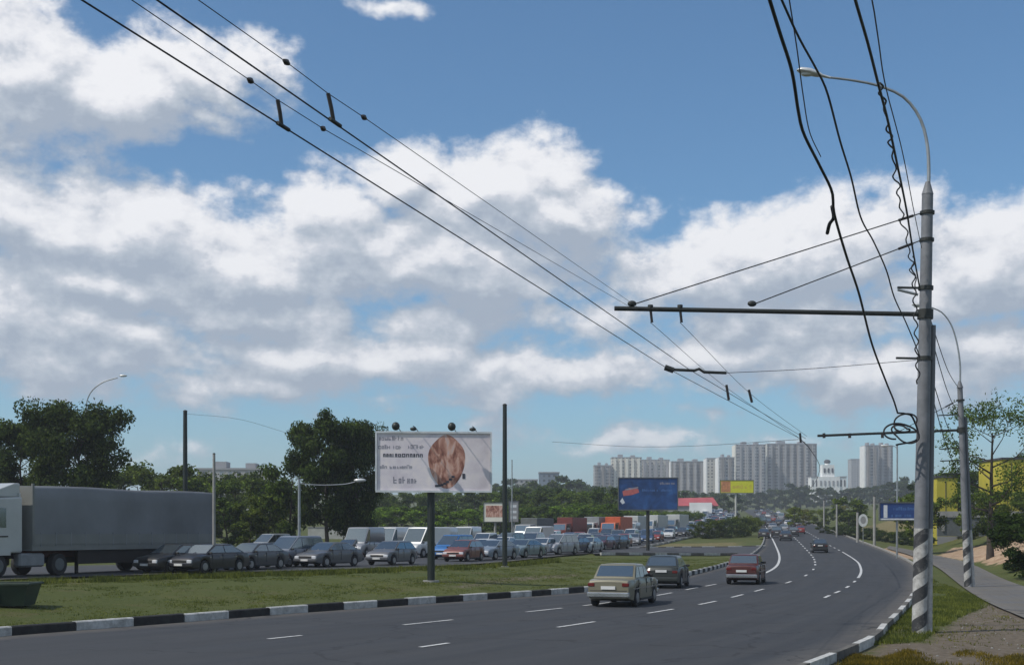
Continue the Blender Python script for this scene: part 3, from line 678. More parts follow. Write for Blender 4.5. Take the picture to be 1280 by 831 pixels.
# ------------------------------------------------------------------ cars
def car_parts(d):
    L, Wd, H = d['L'], d['W'], d['H']; hw = Wd/2; x0, x1 = -L/2, L/2
    wr = d.get('wr', .3); ra = wr+.055; xr, xf = d['xr'], d['xf']
    tp = d['top']; txs = [a for a, b in tp]; tzs = [b for a, b in tp]; gz = d.get('gz', .2)
    xs = sorted(set([round(q, 4) for q in list(np.linspace(x0, x1, 17))+[xw+ra*math.cos(t) for xw in (xr, xf) for t in np.linspace(0, PI, 9)]+[xr-ra-.004, xr+ra+.004, xf-ra-.004, xf+ra+.004]+txs]))
    def half(x): return hw*(1-.13*abs(x/(L/2))**5)
    def ring(x):
        w = half(x); zt = float(np.interp(x, txs, tzs)); zb = gz+.10*max(0, abs(x/(L/2))-.8)/.2
        for xw in (xr, xf):
            if abs(x-xw) <= ra+.001: zb = max(zb, wr+math.sqrt(max(0, ra*ra-(x-xw)**2)))
        pts = [(0, zb), (.82*w, zb), (.965*w, zb+.02), (.995*w, zb+(zt-zb)*.35), (w, zb+(zt-zb)*.62), (.985*w, zt-(zt-zb)*.14), (.93*w, zt-.015), (.6*w, zt+.012), (0, zt+.022)]
        return [(x, y, z) for y, z in pts]+[(x, -y, z) for y, z in pts[-2:0:-1]]
    b = MB(); V = []; 
    for x in xs: V += ring(x)
    n = 16; m = len(xs)
    Fs = [(i*n+k, (i+1)*n+k, (i+1)*n+(k+1) % n, i*n+(k+1) % n) for i in range(m-1) for k in range(n)]
    b.add(V, Fs, 'paint', True)
    b.add(V[:n], [tuple(range(n))], 'paint'); b.add(V[-n:], [tuple(range(n))[::-1]], 'paint')
    zb_ = float(np.interp(0, txs, tzs))
    for s_ in (1, -1):
        for q in d.get('gaps', (xf-ra-.18, .02, xr+ra*.4)):
            b.box((q, s_*(half(q)*.992), (zb_+gz)/2+.10), (.018, .03, zb_-gz-.26), 'rubber')
            b.box((q+.16, s_*(half(q)+.004), zb_-.17), (.15, .03, .03), 'chrome')
        b.box(((xr+xf)/2, s_*(half(0)*.985), gz+.03), (xf-xr-2*ra-.05, .05, .07), 'rubber')
    b.box((x0-.002, 0, float(np.interp(x0+.05, txs, tzs))-.34), (.012, Wd*.8, .018), 'rubber')
    parts = [('body', b, [])]
    # cabin
    rb, rr, rf, fb = d['cab']; wb, wt = .90*hw, d.get('wt', .76)*hw; cv = []; bz = lambda x: float(np.interp(x, txs, tzs))
    st = [(rb, 0), (rr, 1), (rr+.12, 1.0), ((rr+rf)/2, 1.0), (rf-.12, 1.0), (rf, 1), (fb, 0)]
    for x, t in st:
        z0 = bz(x)-.03; zt = (H-(.025 if x in (rr, rf) else 0)) if t else bz(x)+.015; w = wb+(wt-wb)*t
        pts = [(0, z0), (wb, z0), (w+.004, zt-.055 if t else zt-.01), (w*.93, zt-.012 if t else zt), (w*.5, zt+.004), (0, zt+.008)]
        cv += [(x, y, z) for y, z in pts]+[(x, -y, z) for y, z in pts[-2:0:-1]]
    c = MB(); n = 10
    c.add(cv, [(i*n+k, (i+1)*n+k, (i+1)*n+(k+1) % n, i*n+(k+1) % n) for i in range(len(st)-1) for k in range(n)], 'paint', True)
    c.add(cv[:n], [tuple(range(n))], 'paint'); c.add(cv[-n:], [tuple(range(n))[::-1]], 'paint')
    parts.append(('cabin', c, []))
    def pane(name, c4, off, mat='glass', th=.0):
        c4 = [np.array(q, float) for q in c4]; nn = np.cross(c4[1]-c4[0], c4[3]-c4[0]); nn /= np.linalg.norm(nn)
        if np.dot(nn, off) < 0: nn = -nn; c4 = [c4[0], c4[3], c4[2], c4[1]]
        mb = MB(); o1 = [q+nn*.018 for q in c4]; o0 = [q-nn*.02 for q in c4]
        mb.add([*o0, *o1], [(4, 5, 6, 7), (0, 4, 7, 3), (1, 2, 6, 5), (0, 1, 5, 4), (3, 7, 6, 2)], mat); return (name, mb, [])
    zt = H-.06
    def lp(a, b, t): return np.array(a)*(1-t)+np.array(b)*t
    B, Tt = [(fb, s*wb*.93, bz(fb)) for s in (1, -1)], [(rf, s*wt*.92, H-.03) for s in (1, -1)]
    parts.append(pane('windscreen', [lp(B[0], Tt[0], .1), lp(B[1], Tt[1], .1), lp(B[1], Tt[1], .93), lp(B[0], Tt[0], .93)], (1, 0, .3)))
    if not d.get('norear'):
        B, Tt = [(rb, s*wb*.90, bz(rb)) for s in (1, -1)], [(rr, s*wt*.90, H-.03) for s in (1, -1)]
        lo = d.get('rlo', .14)
        parts.append(pane('rear_window', [lp(B[0], Tt[0], lo), lp(B[1], Tt[1], lo), lp(B[1], Tt[1], .92), lp(B[0], Tt[0], .92)], (-1, 0, .3)))
    for s in (1, -1):
        def sidept(x, t):
            # t 0 belt, 1 roof; limit x by the raked pillars
            xa = rb+(rr-rb)*t+.10; xb = fb+(rf-fb)*t-.12; xx = min(max(x, xa), xb)
            return (xx, s*(wb+(wt-wb)*t+.002), bz((rb+fb)/2)*(1-t)+zt*t)
        cuts = d.get('cuts', [-9, (rb+fb)/2-.1, 9]); cuts = list(cuts)
        for a, e in zip(cuts[:-1], cuts[1:]):
            parts.append(pane('side_window', [sidept(a+.03, .07), sidept(e-.03, .07), sidept(e-.03, .90), sidept(a+.03, .90)], (0, s, .2)))
        for xw in (xr, xf):
            w = MB().disc_y((xw, s*(hw-.105), wr), wr, .19, 'tyre'); r = MB().disc_y((xw, s*(hw-.03), wr), wr*.6, .07, 'rim', 14)
            parts.append(('wheel', w, [('rim', r, [])]))
        hy = s*hw*.70
        zt1 = float(np.interp(x1-.05, txs, tzs)); zt0 = float(np.interp(x0+.05, txs, tzs))
        parts.append(('headlight', MB().box((x1-.02, hy, zt1-.13), (.10, .30, .15), 'headlight', bev=.02), []))
        parts.append(('tail_light', MB().box((x0+.02, s*hw*.74, d.get('tlz', zt0-.14)), (.08, .24 if not d.get('vlt') else .12, .12 if not d.get('vlt') else .4), 'tail_light', bev=.015), []))
        parts.append(('mirror', MB().box((fb-.25, s*(wb+.09), bz(fb)+.07), (.08, .17, .11), d.get('mir', 'rubber'), bev=.02), []))
    bm = d.get('bumper', 'rubber')
    parts.append(('bumper', MB().box((x1+.015, 0, .42), (.15, Wd*.92, .17), bm, bev=.03), []))
    parts.append(('bumper', MB().box((x0-.015, 0, .42), (.15, Wd*.92, .17), bm, bev=.03), []))
    parts.append(('grille', MB().box((x1-.005, 0, float(np.interp(x1-.05, txs, tzs))-.14), (.04, Wd*.48, .13), 'rubber'), []))
    parts.append(('licence_plate', MB().box((x0-.005-(.02), 0, d.get('plz', .60)), (.03, .5, .11), 'plate'), []))
    parts.append(('licence_plate', MB().box((x1+.095, 0, .42), (.02, .5, .11), 'plate'), []))
    if d.get('belt'):
        for s in (1, -1): parts.append(('side_trim', MB().box((0, s*(hw+.003), .62), (L*.86, .02, .035), 'chrome'), []))
    return parts
DES = {
 'saloon_old': dict(L=4.1, W=1.62, H=1.44, xr=-1.18, xf=1.24, wr=.30, top=[(-2.05,.84),(-2.0,.90),(-1.85,.93),(-1.0,.96),(.8,.95),(1.9,.89),(2.02,.86),(2.05,.80)], cab=(-1.32,-.92,.30,.82), wt=.80, bumper='chrome', belt=1, plz=.66, cuts=(-9,-.62,.0,9)),
 'saloon': dict(L=4.5, W=1.74, H=1.42, xr=-1.3, xf=1.35, wr=.31, top=[(-2.25,.82),(-2.15,.98),(-1.2,.97),(1.0,.93),(2.0,.80),(2.2,.70),(2.25,.62)], cab=(-1.75,-.95,.35,1.2), bumper='paint', wt=.72, plz=.72, cuts=(-9,-.25,9)),
 'hatchback': dict(L=3.9, W=1.68, H=1.46, xr=-1.2, xf=1.28, wr=.30, top=[(-1.95,.80),(-1.88,.92),(-1.0,.95),(.9,.93),(1.7,.82),(1.9,.70),(1.95,.62)], cab=(-1.86,-1.35,.25,1.1), bumper='paint', wt=.74, plz=.78, rlo=.18, cuts=(-9,-.35,9)),
 'minivan': dict(L=4.3, W=1.76, H=1.78, xr=-1.3, xf=1.35, wr=.31, top=[(-2.15,.85),(-2.1,1.0),(-1.0,1.04),(1.0,1.02),(1.9,.88),(2.1,.72),(2.15,.65)], cab=(-2.08,-1.8,.35,1.35), bumper='paint', wt=.78, cuts=(-9,-.9,.1,9)),
 'van': dict(L=5.0, W=1.95, H=2.35, xr=-1.5, xf=1.6, wr=.34, top=[(-2.5,1.0),(-2.45,1.15),(1.0,1.2),(1.6,1.16),(2.3,1.0),(2.45,.85),(2.5,.7)], cab=(-2.46,-2.38,1.0,1.9), bumper='rubber', wt=.88, gz=.3, rlo=.35, cuts=(.75,9), vlt=1, tlz=1.0),
 'jeep': dict(L=4.2, W=1.75, H=1.72, xr=-1.25, xf=1.3, wr=.36, top=[(-2.1,.95),(-2.05,1.05),(.8,1.06),(1.9,1.0),(2.08,.95),(2.1,.85)], cab=(-2.0,-1.85,.4,.8), bumper='rubber', wt=.84, gz=.34, rlo=.15, cuts=(-9,-.85,-.05,9), plz=.8),
}
PROTO, LOD = {}, {}
PARTS = {k: car_parts(d) for k, d in DES.items()}
MESH = {k: [(n, mb.mesh(n), [(cn, cm.mesh(cn)) for cn, cm, _ in ch]) for n, mb, ch in ps] for k, ps in PARTS.items()}
for me_k in MESH.values():
    for n, me, ch in me_k:
        if n in ('body', 'cabin'): me.set_sharp_from_angle(angle=math.radians(38))
for k, ps in PARTS.items():
    m = MB()
    for n, mb, ch in ps:
        m.merge(mb)
        for cn, cm, _ in ch: m.merge(cm)
    LOD[k] = m.mesh(k)
NAMES = {'saloon_old': 'saloon_car', 'saloon': 'saloon_car', 'hatchback': 'hatchback_car', 'minivan': 'minivan', 'van': 'van', 'jeep': 'jeep'}
def put_car(kind, px, py, heading, color, zf=T, full=True, extra=0, label=None, group=None, cat='car'):
    X, Y = hit(px, py, zf); z = float(np.asarray(zf(np.array([X]), np.array([Y])))[0])+float(up(Y))+extra
    rzv = PI/2-math.radians(heading)      # heading measured from +Y towards +X
    dx, dy = math.sin(math.radians(heading)), math.cos(math.radians(heading))
    sl = math.atan(float(road_z(Y+5)-road_z(Y-5))/10*dy)
    if full:
        r = empty(NAMES[kind], (X, Y, z), rzv)
        for n, me, ch in MESH[kind]:
            o = bpy.data.objects.new(n, me); COL.objects.link(o); o.parent = r; o.color = (*color, 1)
            for cn, cm in ch:
                c = bpy.data.objects.new(cn, cm); COL.objects.link(c); c.parent = o
    else:
        r = bpy.data.objects.new(NAMES[kind], LOD[kind]); COL.objects.link(r); r.location = (X, Y, z); r.rotation_euler.z = rzv; r.color = (*color, 1)
    r.rotation_euler.y = -sl
    if zf is T and full: r.rotation_euler.z += random.uniform(-.06, .06)
    return tag(r, label, cat, group)
SILV, GREY, BLK, WHT = (.27,.28,.30), (.09,.095,.10), (.008,.009,.011), (.62,.62,.61)
RED, BLUE, DKB, GRN = (.22,.02,.02), (.03,.09,.25), (.015,.025,.06), (.02,.045,.03)
BEIGE = (.19,.175,.12)
gq, gm = 'vehicles queueing on the opposite carriageway', 'cars driving away on the main road'
put_car('saloon_old', 780, 757, 20, BEIGE, rz, label='old boxy beige saloon, nearest car driving away on the road', group=gm)
put_car('hatchback', 834, 735, 15, (.018,.024,.022), rz, label='dark green hatchback on the road just ahead of the beige saloon', group=gm)
put_car('saloon_old', 933, 730.5, 17, (.075,.012,.010), rz, label='dark red boxy car in the middle lane of the main road', group=gm)
put_car('hatchback', 1024, 691.5, 10, BLK, rz, label='small black car alone in the right lane of the bend', group=gm)
H_ = 204     # heading of the queue (towards us)
Q = [
 ('saloon', 222, 717.0, 205, BLK, 'black car beside the rear wheels of the lorry trailer, leftmost of the queue'),
 ('saloon', 262, 717.0, 209, (.014,.015,.022), 'black saloon just behind the truck with bright headlights'),
 ('saloon', 317, 713.5, 205, (.045,.05,.06), 'dark grey saloon between the black saloon and the silver minivan'),
 ('minivan', 366, 710, 210, (.17,.19,.23), 'silver blue minivan facing us below the short grey lamp post'),
 ('saloon', 412, 710, 212, (.085,.09,.10), 'grey saloon in front of the silver minivan, below the dark trees'),
 ('hatchback', 490, 707.5, 205, (.11,.115,.13), 'rounded grey hatchback left of the large billboard pole'),
 ('van', 480, 694, 206, (.55,.55,.50), 'cream white van behind the rounded grey hatchback'),
 ('van', 531, 698, 206, (.66,.66,.64), 'white van directly left of the large billboard pole'),
 ('minivan', 567, 700, 207, (.02,.13,.36), 'bright blue minivan just right of the large billboard pole'),
 ('hatchback', 580, 703, 203, (.17,.05,.042), 'dull red hatchback in front of the blue minivan'),
 ('saloon', 605, 697, 208, WHT, 'white saloon between the red hatchback and the black post'),
 ('saloon', 619, 701, 208, (.20,.24,.29), 'pale blue saloon just left of the black post'),
 ('saloon', 655, 698.5, 205, (.17,.22,.24), 'pale blue green saloon just right of the black post'),
 ('van', 672, 688, 205, WHT, 'white delivery van above the pale blue green saloon'),
 ('saloon_old', 679, 695, 210, (.50,.51,.53), 'white saloon in front of the white delivery van'),
 ('minivan', 699, 694.5, 211, (.33,.34,.37), 'silver minivan right of the white delivery van'),
 ('hatchback', 718, 692.5, 207, DKB, 'dark blue hatchback in the middle of the queue'),
 ('saloon', 736, 691.5, 203, (.36,.40,.40), 'pale silver saloon left of the dark plum hatchback'),
 ('hatchback', 753, 688.5, 204, (.10,.03,.05), 'dark plum hatchback at the near corner of the turning lane'),
 ('saloon', 770, 687.5, 203, BLK, 'black saloon at the near corner of the turning lane'),
 ('jeep', 652, 682, 205, (.06,.065,.06), 'dark boxy jeep behind the pale cars right of the black post'),
 ('minivan', 338, 694, 207, (.30,.32,.34), 'pale grey minivan in the second row left of the dark trees'),
 ('saloon', 440, 698, 207, (.12,.12,.13), 'dark saloon in the second row below the dark trees'),
 ('minivan', 636, 690, 207, (.10,.13,.14), 'dark grey minivan in the second row at the black post'),
]
for k, px, py, hd, c, lab in Q: put_car(k, px, py, hd, c, T, True, .02, lab, gq, 'van' if 'van' in k else 'car')
CN = {'white': WHT, 'silver': SILV, 'dark': (.03,.03,.035), 'blue': (.04,.08,.17), 'grey': GREY, 'red': (.25,.03,.025)}
far = {}
def far_car(kind, px, py, hd, cn, zf, zone, grp):
    o = put_car(kind, px, py, hd, CN[cn], zf, False, .02, None, grp, 'van' if 'van' in kind else 'car'); far.setdefault((zone, cn, NAMES[kind].replace('_', ' ')), []).append((o, px+py*.01))
# rows of the jam that bend away towards the hill
for row in range(5):
    line = offset(SN, 2.2+row*3.0); s = np.r_[0, np.cumsum(np.linalg.norm(np.diff(line, axis=0), axis=1))]; u = 150+row*2.3
    i0 = np.argmin(np.abs(line[:, 1]-(138-row*9))); u = s[i0]
    while True:
        x, y = [float(np.interp(u, s, line[:, i])) for i in (0, 1)]
        if y > 560: break
        x2, y2 = [float(np.interp(u+2, s, line[:, i])) for i in (0, 1)]
        z = Tz(x, y); px = 640+x*F/y; py = YH-(z-CH)*F/y
        kd = random.choices(['saloon','hatchback','minivan','van','jeep','saloon_old'], [4, 3, 2, 2.4 if row > 1 else .4, 1, 2])[0]
        cn = random.choices(list(CN), [4.0, 2.2, 4.5, 2, 2.4, 1.1])[0]
        if kd == 'van': cn = random.choice(['white','white','silver'])
        far_car(kd, px+random.uniform(-2, 2), py, 180+math.degrees(math.atan2(x2-x, y2-y))+random.uniform(-4, 4), cn, T, 'queue', gq)
        u += random.uniform(5.6, 10.5)*(1+y/500)
for px, py, c, k in [(955,673.5,'dark','saloon'),(971,672.5,'dark','jeep'),(982,676.5,'dark','saloon'),(992,671,'dark','hatchback'),(966,664,'silver','saloon'),(980,666,'silver','hatchback'),(1000,668,'red','saloon'),
                     (960,658,'dark','minivan'),(973,658,'dark','saloon'),(985,659,'white','saloon'),(996,660,'grey','hatchback'),(953,660,'dark','van'),(966,653,'red','hatchback'),(976,652,'silver','van'),
                     (988,653,'grey','saloon'),(952,651,'grey','saloon'),(960,648,'white','saloon'),(970,647,'dark','saloon'),(980,648,'red','saloon'),(948,647,'silver','hatchback'),(955,644,'red','saloon'),
                     (964,643,'grey','saloon'),(973,643.5,'white','saloon'),(945,642,'dark','saloon'),(952,640.5,'silver','saloon'),(960,640,'dark','saloon')]:
    far_car(k, px, py, 12 if py > 655 else 11, c, rz, 'road', gm)
for (zone, cn, kn), its in far.items():
    order_labels(its, ('{ord} %s %s from the left in the far part of the queue' if zone == 'queue' else '{ord} %s %s from the left in the far traffic on the hill') % (cn, kn))

# small trucks in the jam
def box_truck(px, py, hd, boxmat, cabmat, lab, Lb=5.5, Hb=3.3):
    X, Y = G(px, py); r = empty('box_truck', (X, Y, Tz(X, Y)+float(up(Y))+.02), PI/2-math.radians(hd))
    MB().box((-1.0, 0, (Hb+1.0)/2), (Lb, 2.4, Hb-1.0), boxmat, bev=.05).build('cargo_box', r)
    MB().box((0, 0, .75), (Lb+2, 1.0, .25), 'chassis').build('chassis', r)
    c = MB(); V = [(2.0,0,.6),(4.0,0,.6),(4.05,0,1.5),(3.75,0,2.4),(2.0,0,2.5)]
    vs = [(x, y, z) for y in (-1.1, 1.1) for x, _, z in V]; c.add(vs, [(0, 1, 2, 3, 4), (9, 8, 7, 6, 5)]+[(i, i+5, (i+1) % 5+5, (i+1) % 5) for i in range(5)], cabmat)
    cab = c.build('cab', r, bevel=.05)
    MB().add([(4.06,-.95,1.55),(4.06,.95,1.55),(3.80,.9,2.3),(3.80,-.9,2.3)], [(0, 1, 2, 3)], 'glass').build('windscreen', cab)
    for s in (1, -1):
        MB().box((3.1, s*1.105, 1.85), (.9, .02, .65), 'glass').build('side_window', cab)
        MB().box((4.04, s*.8, 1.0), (.06, .3, .2), 'headlight').build('headlight', cab)
        for x in (-2.4, 3.1): MB().disc_y((x, s*.98, .45), .45, .28, 'tyre').build('wheel', r)
    return tag(r, lab, 'truck', gq)
box_truck(712, 677, 205, 'maroon_truck', 'maroon_truck', 'maroon box truck in the back row of the queue')
box_truck(745, 675, 205, 'grey_truck', 'truck_white', 'grey box truck with white cab in the back row of the queue')
box_truck(771, 675, 204, 'orange_truck', 'orange_truck', 'orange red box truck in the back row of the queue')
box_truck(668, 680, 205, 'board_back', 'grey_truck', 'dark grey box truck in the back row right of the black post')
box_truck(793, 672, 204, 'truck_white', 'grey_truck', 'white topped box truck right of the orange red truck')
box_truck(818, 670, 204, 'truck_white', 'truck_white', 'white box truck below the blue billboard')
box_truck(845, 668, 204, 'truck_white', 'grey_truck', 'small white box truck at the right corner of the blue billboard')

# ------------------------------------------------------------------ articulated truck
def artic():
    rear = np.array([(244-640)*71.0/F, 71.0]); hd = math.radians(203.5); d = np.array([math.sin(hd), math.cos(hd)])
    L = 12.9; c = rear+d*L; z = Tz(*((rear+c)/2))+.08
    r = empty('lorry', (*rear, z), math.atan2(d[1], d[0])); r.scale = (1.05, 1.05, 1.05)
    tag(r, 'long grey lorry with tarpaulin trailer and pale cab in front of the queue', 'lorry')
    # local x forward (towards the cab), y left
    t = MB(); nx = 30; zs = [1.35, 1.9, 2.6, 3.3, 3.85, 4.0]; V = []; hw = 1.25
    rg = np.random.default_rng(2)
    for i in range(nx+1):
        x = i/nx*L; sag = .016*math.sin(i*2.1)+rg.normal(0, .010); hz = .03*math.sin(i*.35)-.05*(i/nx)
        prof = [(hw, 1.35), (hw+.01+sag, 1.9), (hw+.02+sag*1.5, 2.6), (hw+.01-sag, 3.3), (hw-.01, 3.85+hz), (hw-.10, 3.99+hz), (0, 4.03+hz)]
        V += [(x, y, q) for y, q in prof]+[(x, -y, q) for y, q in prof[-2::-1]]
    n = 13
    t.add(V, [(i*n+k, (i+1)*n+k, (i+1)*n+k+1, i*n+k+1) for i in range(nx) for k in range(n-1)], 'tarp', True)
    t.add(V[:n], [tuple(range(n))], 'tarp'); t.add(V[-n:], [tuple(range(n))[::-1]], 'tarp_trim')
    tp = t.build('tarpaulin', r)
    for k in range(14):
        x = .45+k*.92
        for s in (1, -1): MB().box((x, s*(hw+.035), 1.62), (.04, .02, .60), 'grey_truck').build('strap', tp)
    MB().box((L/2, 0, 1.25), (L+.02, 2.54, .26), 'tarp_trim').build('side_rail', r)
    for s in (1, -1):
        MB().box((L/2, s*1.275, 1.62), (L, .03, .46), 'tarp_trim').build('drop_side', r)
        MB().box((L*.56, s*1.15, .80), (5.6, .04, .62), 'chassis').build('side_guard', r)
        MB().box((.06, s*1.25, 2.7), (.10, .08, 2.6), 'tarp_trim').build('corner_post', r)
        MB().box((L-.05, s*1.25, 2.7), (.12, .08, 2.65), 'tarp_trim').build('corner_post', r)
    MB().box((L/2, 0, .98), (L-.6, 1.0, .32), 'rust').build('chassis_beam', r)
    MB().box((L*.47, .75, .72), (1.6, .6, .5), 'chassis', bev=.04).build('pallet_box', r)
    for s in (1, -1):
        for x in (1.6, 2.95, 4.3):
            w = MB().disc_y((x, s*1.02, .50), .50, .38, 'tyre', 24).build('wheel', r); MB().disc_y((x, s*1.2, .50), .27, .05, 'chassis').build('rim', w)
        MB().box((9.6, s*.7, .55), (.12, .12, 1.0), 'chassis').build('landing_leg', r)
        MB().box((.7, s*1.05, .8), (.03, .5, .6), 'rubber').build('mud_flap', r)
        MB().box((-.04, s*.9, 1.0), (.06, .35, .14), 'tail_light').build('tail_light', r)
    MB().box((-.03, 0, .62), (.08, 2.3, .12), 'white_metal').build('bumper', r)
    # cab (children of the same lorry)
    x0 = L+.5; cab = MB(); prof = [(x0, 1.05), (x0+2.15, 1.0), (x0+2.28, 1.8), (x0+2.2, 2.35), (x0+1.95, 3.35), (x0, 3.45)]
    vs = [(x, y, q) for y in (-1.22, 1.22) for x, q in prof]; k = len(prof)
    cab.add(vs, [tuple(range(k)), tuple(range(k, 2*k))[::-1]]+[(i, i+k, (i+1) % k+k, (i+1) % k) for i in range(k)], 'truck_white')
    cb = cab.build('cab', r, bevel=.08)
    df = MB(); pr = [(x0+.05, 3.43), (x0+1.8, 3.40), (x0+1.2, 3.75), (x0+.35, 4.02), (x0+.05, 4.02)]; k = len(pr)
    vs = [(x, y, q) for y in (-1.12, 1.12) for x, q in pr]
    df.add(vs, [tuple(range(k)), tuple(range(k, 2*k))[::-1]]+[(i, i+k, (i+1) % k+k, (i+1) % k) for i in range(k)], 'truck_white'); df.build('roof_deflector', cb, bevel=.05)
    for s in (1, -1):
        MB().box((x0+.14, s*1.15, 2.5), (.1, .08, 2.2), 'truck_white').build('side_deflector', cb)
        MB().add([(x0+.95, s*1.235, 2.12), (x0+2.0, s*1.235, 2.12), (x0+1.82, s*1.235, 2.95), (x0+.95, s*1.235, 2.95)], [(0, 1, 2, 3) if s < 0 else (3, 2, 1, 0)], 'glass').build('side_window', cb)
        MB().box((x0+1.5, s*1.24, 1.75), (1.3, .02, .05), 'chassis').build('trim_strip', cb)
        MB().box((x0+2.25, s*1.42, 2.5), (.12, .2, .7), 'rubber', bev=.03).build('mirror', cb)
        MB().box((x0+2.28, s*.9, 1.2), (.06, .4, .22), 'headlight').build('headlight', cb)
        MB().box((x0+1.35, s*1.23, 1.05), (1.25, .05, .2), 'truck_white').build('wheel_arch', cb)
        for x in (x0+1.35, x0-2.2):
            w = MB().disc_y((x, s*1.02, .50), .50, .36, 'tyre', 24).build('wheel', r); MB().disc_y((x, s*1.19, .50), .28, .06, 'board_back').build('rim', w)
        MB().box((x0-.6, s*1.0, .72), (1.5, .4, .6), 'grey_truck', bev=.08).build('fuel_tank', r)
    MB().box((x0-.6, 0, .9), (4.6, .9, .25), 'chassis').build('tractor_chassis', r)
    MB().box((x0+2.15, 0, .7), (.3, 2.4, .6), 'truck_white', bev=.05).build('front_bumper', cb)
    MB().quad((x0+2.22,-1.05,2.45), (x0+2.22,1.05,2.45), (x0+2.0,1.0,3.3), (x0+2.0,-1.0,3.3), 'glass').build('windscreen', cb)
artic()

# ------------------------------------------------------------------ green skip
X, Y = G(20, 758)
r = empty('skip_bin', (X-1.15, Y, Tz(X, Y)), .05); tag(r, 'dark green metal skip lying on the grass at the left edge', 'skip')
mb = MB(); a = [(-1.9,-.55,.05),(1.55,-.55,.05),(1.55,.55,.05),(-1.9,.55,.05)]; b_ = [(-2.0,-.7,.72),(1.72,-.7,.72),(1.72,.7,.72),(-2.0,.7,.72)]; c_ = [(q[0]*.96, q[1]*.93, .70) for q in b_]; d_ = [(q[0]*.96, q[1]*.9, .2) for q in a]
mb.add(a+b_+c_+d_, [(0, 3, 2, 1)]+[(i, (i+1) % 4, (i+1) % 4+4, i+4) for i in range(4)]+[(i+4, (i+1) % 4+4, (i+1) % 4+8, i+8) for i in range(4)]+[(i+8, (i+1) % 4+8, (i+1) % 4+12, i+12) for i in range(4)]+[(12, 13, 14, 15)], 'green_bin'); mb.build('container', r)
for y in (-.7, .7): MB().box((-.14, y, .74), (3.86, .08, .08), 'green_bin', bev=.015).build('rim_bar', r)
for x in (-2.0, 1.73): MB().box((x, 0, .74), (.08, 1.32, .079), 'green_bin', bev=.015).build('rim_bar', r)
for x in (-1.2, -.2, .8): MB().box((x, -.645, .4), (.09, .1, .58), 'green_bin').build('rib', r)

# ------------------------------------------------------------------ poles, lamps
def arc(pts, n=14): return [tuple(q) for q in catmull(pts, n)]
def main_pole(px, py, top_y, boom, stays, arm, head, lab, lean=0.0, pr=1.0):
    X, Y = G(px, py); z = Tz(X, Y)-.05; top = CH+(YH-top_y)*Y/F; H = top-z
    r = empty('lamp_post', (X, Y, z)); tag(r, lab, 'lamp post', 'striped lamp posts carrying the trolley wires')
    cl_, sl_ = math.cos(lean), math.sin(lean); r.rotation_euler.y = lean
    def q(x, y, dY=0):
        a = np.array(P(x, y, Y+dY))-np.array([X, Y, z]); return np.array([a[0]*cl_-a[2]*sl_, a[1], a[0]*sl_+a[2]*cl_])
    MB().tube([(0, 0, 0), (0, 0, 2.75), (0, 0, H)], [.205*pr, .195*pr, .15*pr], 'pole_striped', 20).build('pole', r)
    MB().tube([(.27, .10, 0), (.25, .10, 2.75), (.235, .08, 8.0)], [.10, .085, .07], 'conduit_paint', 12).build('conduit', r)
    MB().tube([(0, 0, H-.02), (0, 0, H+.3)], [.15, .06], 'pole_striped', 14).build('pole_cap', r)
    pts = arc([q(*a) for a in arm], 20)
    MB().tube(pts, [.05-.02*i/19 for i in range(20)], 'galvanised', 8).build('lamp_arm', r)
    h0, h1 = [q(*a) for a in head]; dd = h0-h1; Lh = np.linalg.norm(dd); dd /= Lh; side = np.array([0, 1., 0]); upv = np.cross(dd, side); upv = upv*(1 if upv[2] > 0 else -1)
    hm = MB(); V = []; prof = [(0, .04, .04), (.25, .07, .05), (.4, .13, .09), (.65, .17, .12), (.9, .14, .09), (1.0, .04, .02)]; n = 12
    for t, w, h in prof:
        c = h1+dd*Lh*t
        for k in range(n):
            th = 2*PI*k/n; V.append(c+side*w*math.cos(th)+upv*h*(math.sin(th) if math.sin(th) > 0 else .35*math.sin(th)))
    hm.add(V, [(i*n+k, (i+1)*n+k, (i+1)*n+(k+1) % n, i*n+(k+1) % n) for i in range(len(prof)-1) for k in range(n)], 'lamp_shell', True)
    hm.add(V[:n], [tuple(range(n))], 'lamp_shell'); hm.add(V[-n:], [tuple(range(n))], 'lamp_shell')
    hd = hm.build('lamp_head', r)
    MB().blob(h1+dd*Lh*.68-upv*.045, (.17, .11, .05), 'lens').build('lamp_lens', hd)
    b0, b1 = q(*boom[0]), q(*boom[1]); b1 = np.array([-.1, 0, b0[2]])
    bo = MB().tube([b0, b1], .06, 'dark_metal', 10).build('boom', r)
    for s in stays:
        a, b = q(*s[0]), q(*s[1]); a = np.array([-.12, 0, a[2]]); 
        MB().tube([a, b], .016, 'wire', 6).build('stay_wire', r)
        u = (b-a)/np.linalg.norm(b-a); MB().tube([a+u*.25, a+u*.65], .035, 'insulator', 8).build('insulator', bo)
        MB().blob(b+np.array([0, 0, .03]), (.12, .07, .08), 'dark_metal').build('stay_clamp', bo)
        MB().tube([(0, 0, a[2]-.04), (0, 0, a[2]+.04)], .185, 'dark_metal', 16).build('collar', r)
    MB().tube([(0, 0, b0[2]-.12), (0, 0, b0[2]+.12)], .20, 'dark_metal', 16).build('collar', r)
    return r, X, Y, z, H, q
rp, PX, PY, PZ, PH, q = main_pole(1149, 791, 242, ((768,385.5),(1142,385.5)), [((1155,266),(790,381)), ((1155,300),(940,381))],
    [(1160,246),(1161,215),(1159,180),(1150,148),(1130,122),(1100,108),(1068,101),(1036,97)], [(996,88),(1038,98)], 'near grey lamp post with black and white striped foot on the right verge', lean=.019, pr=.93)
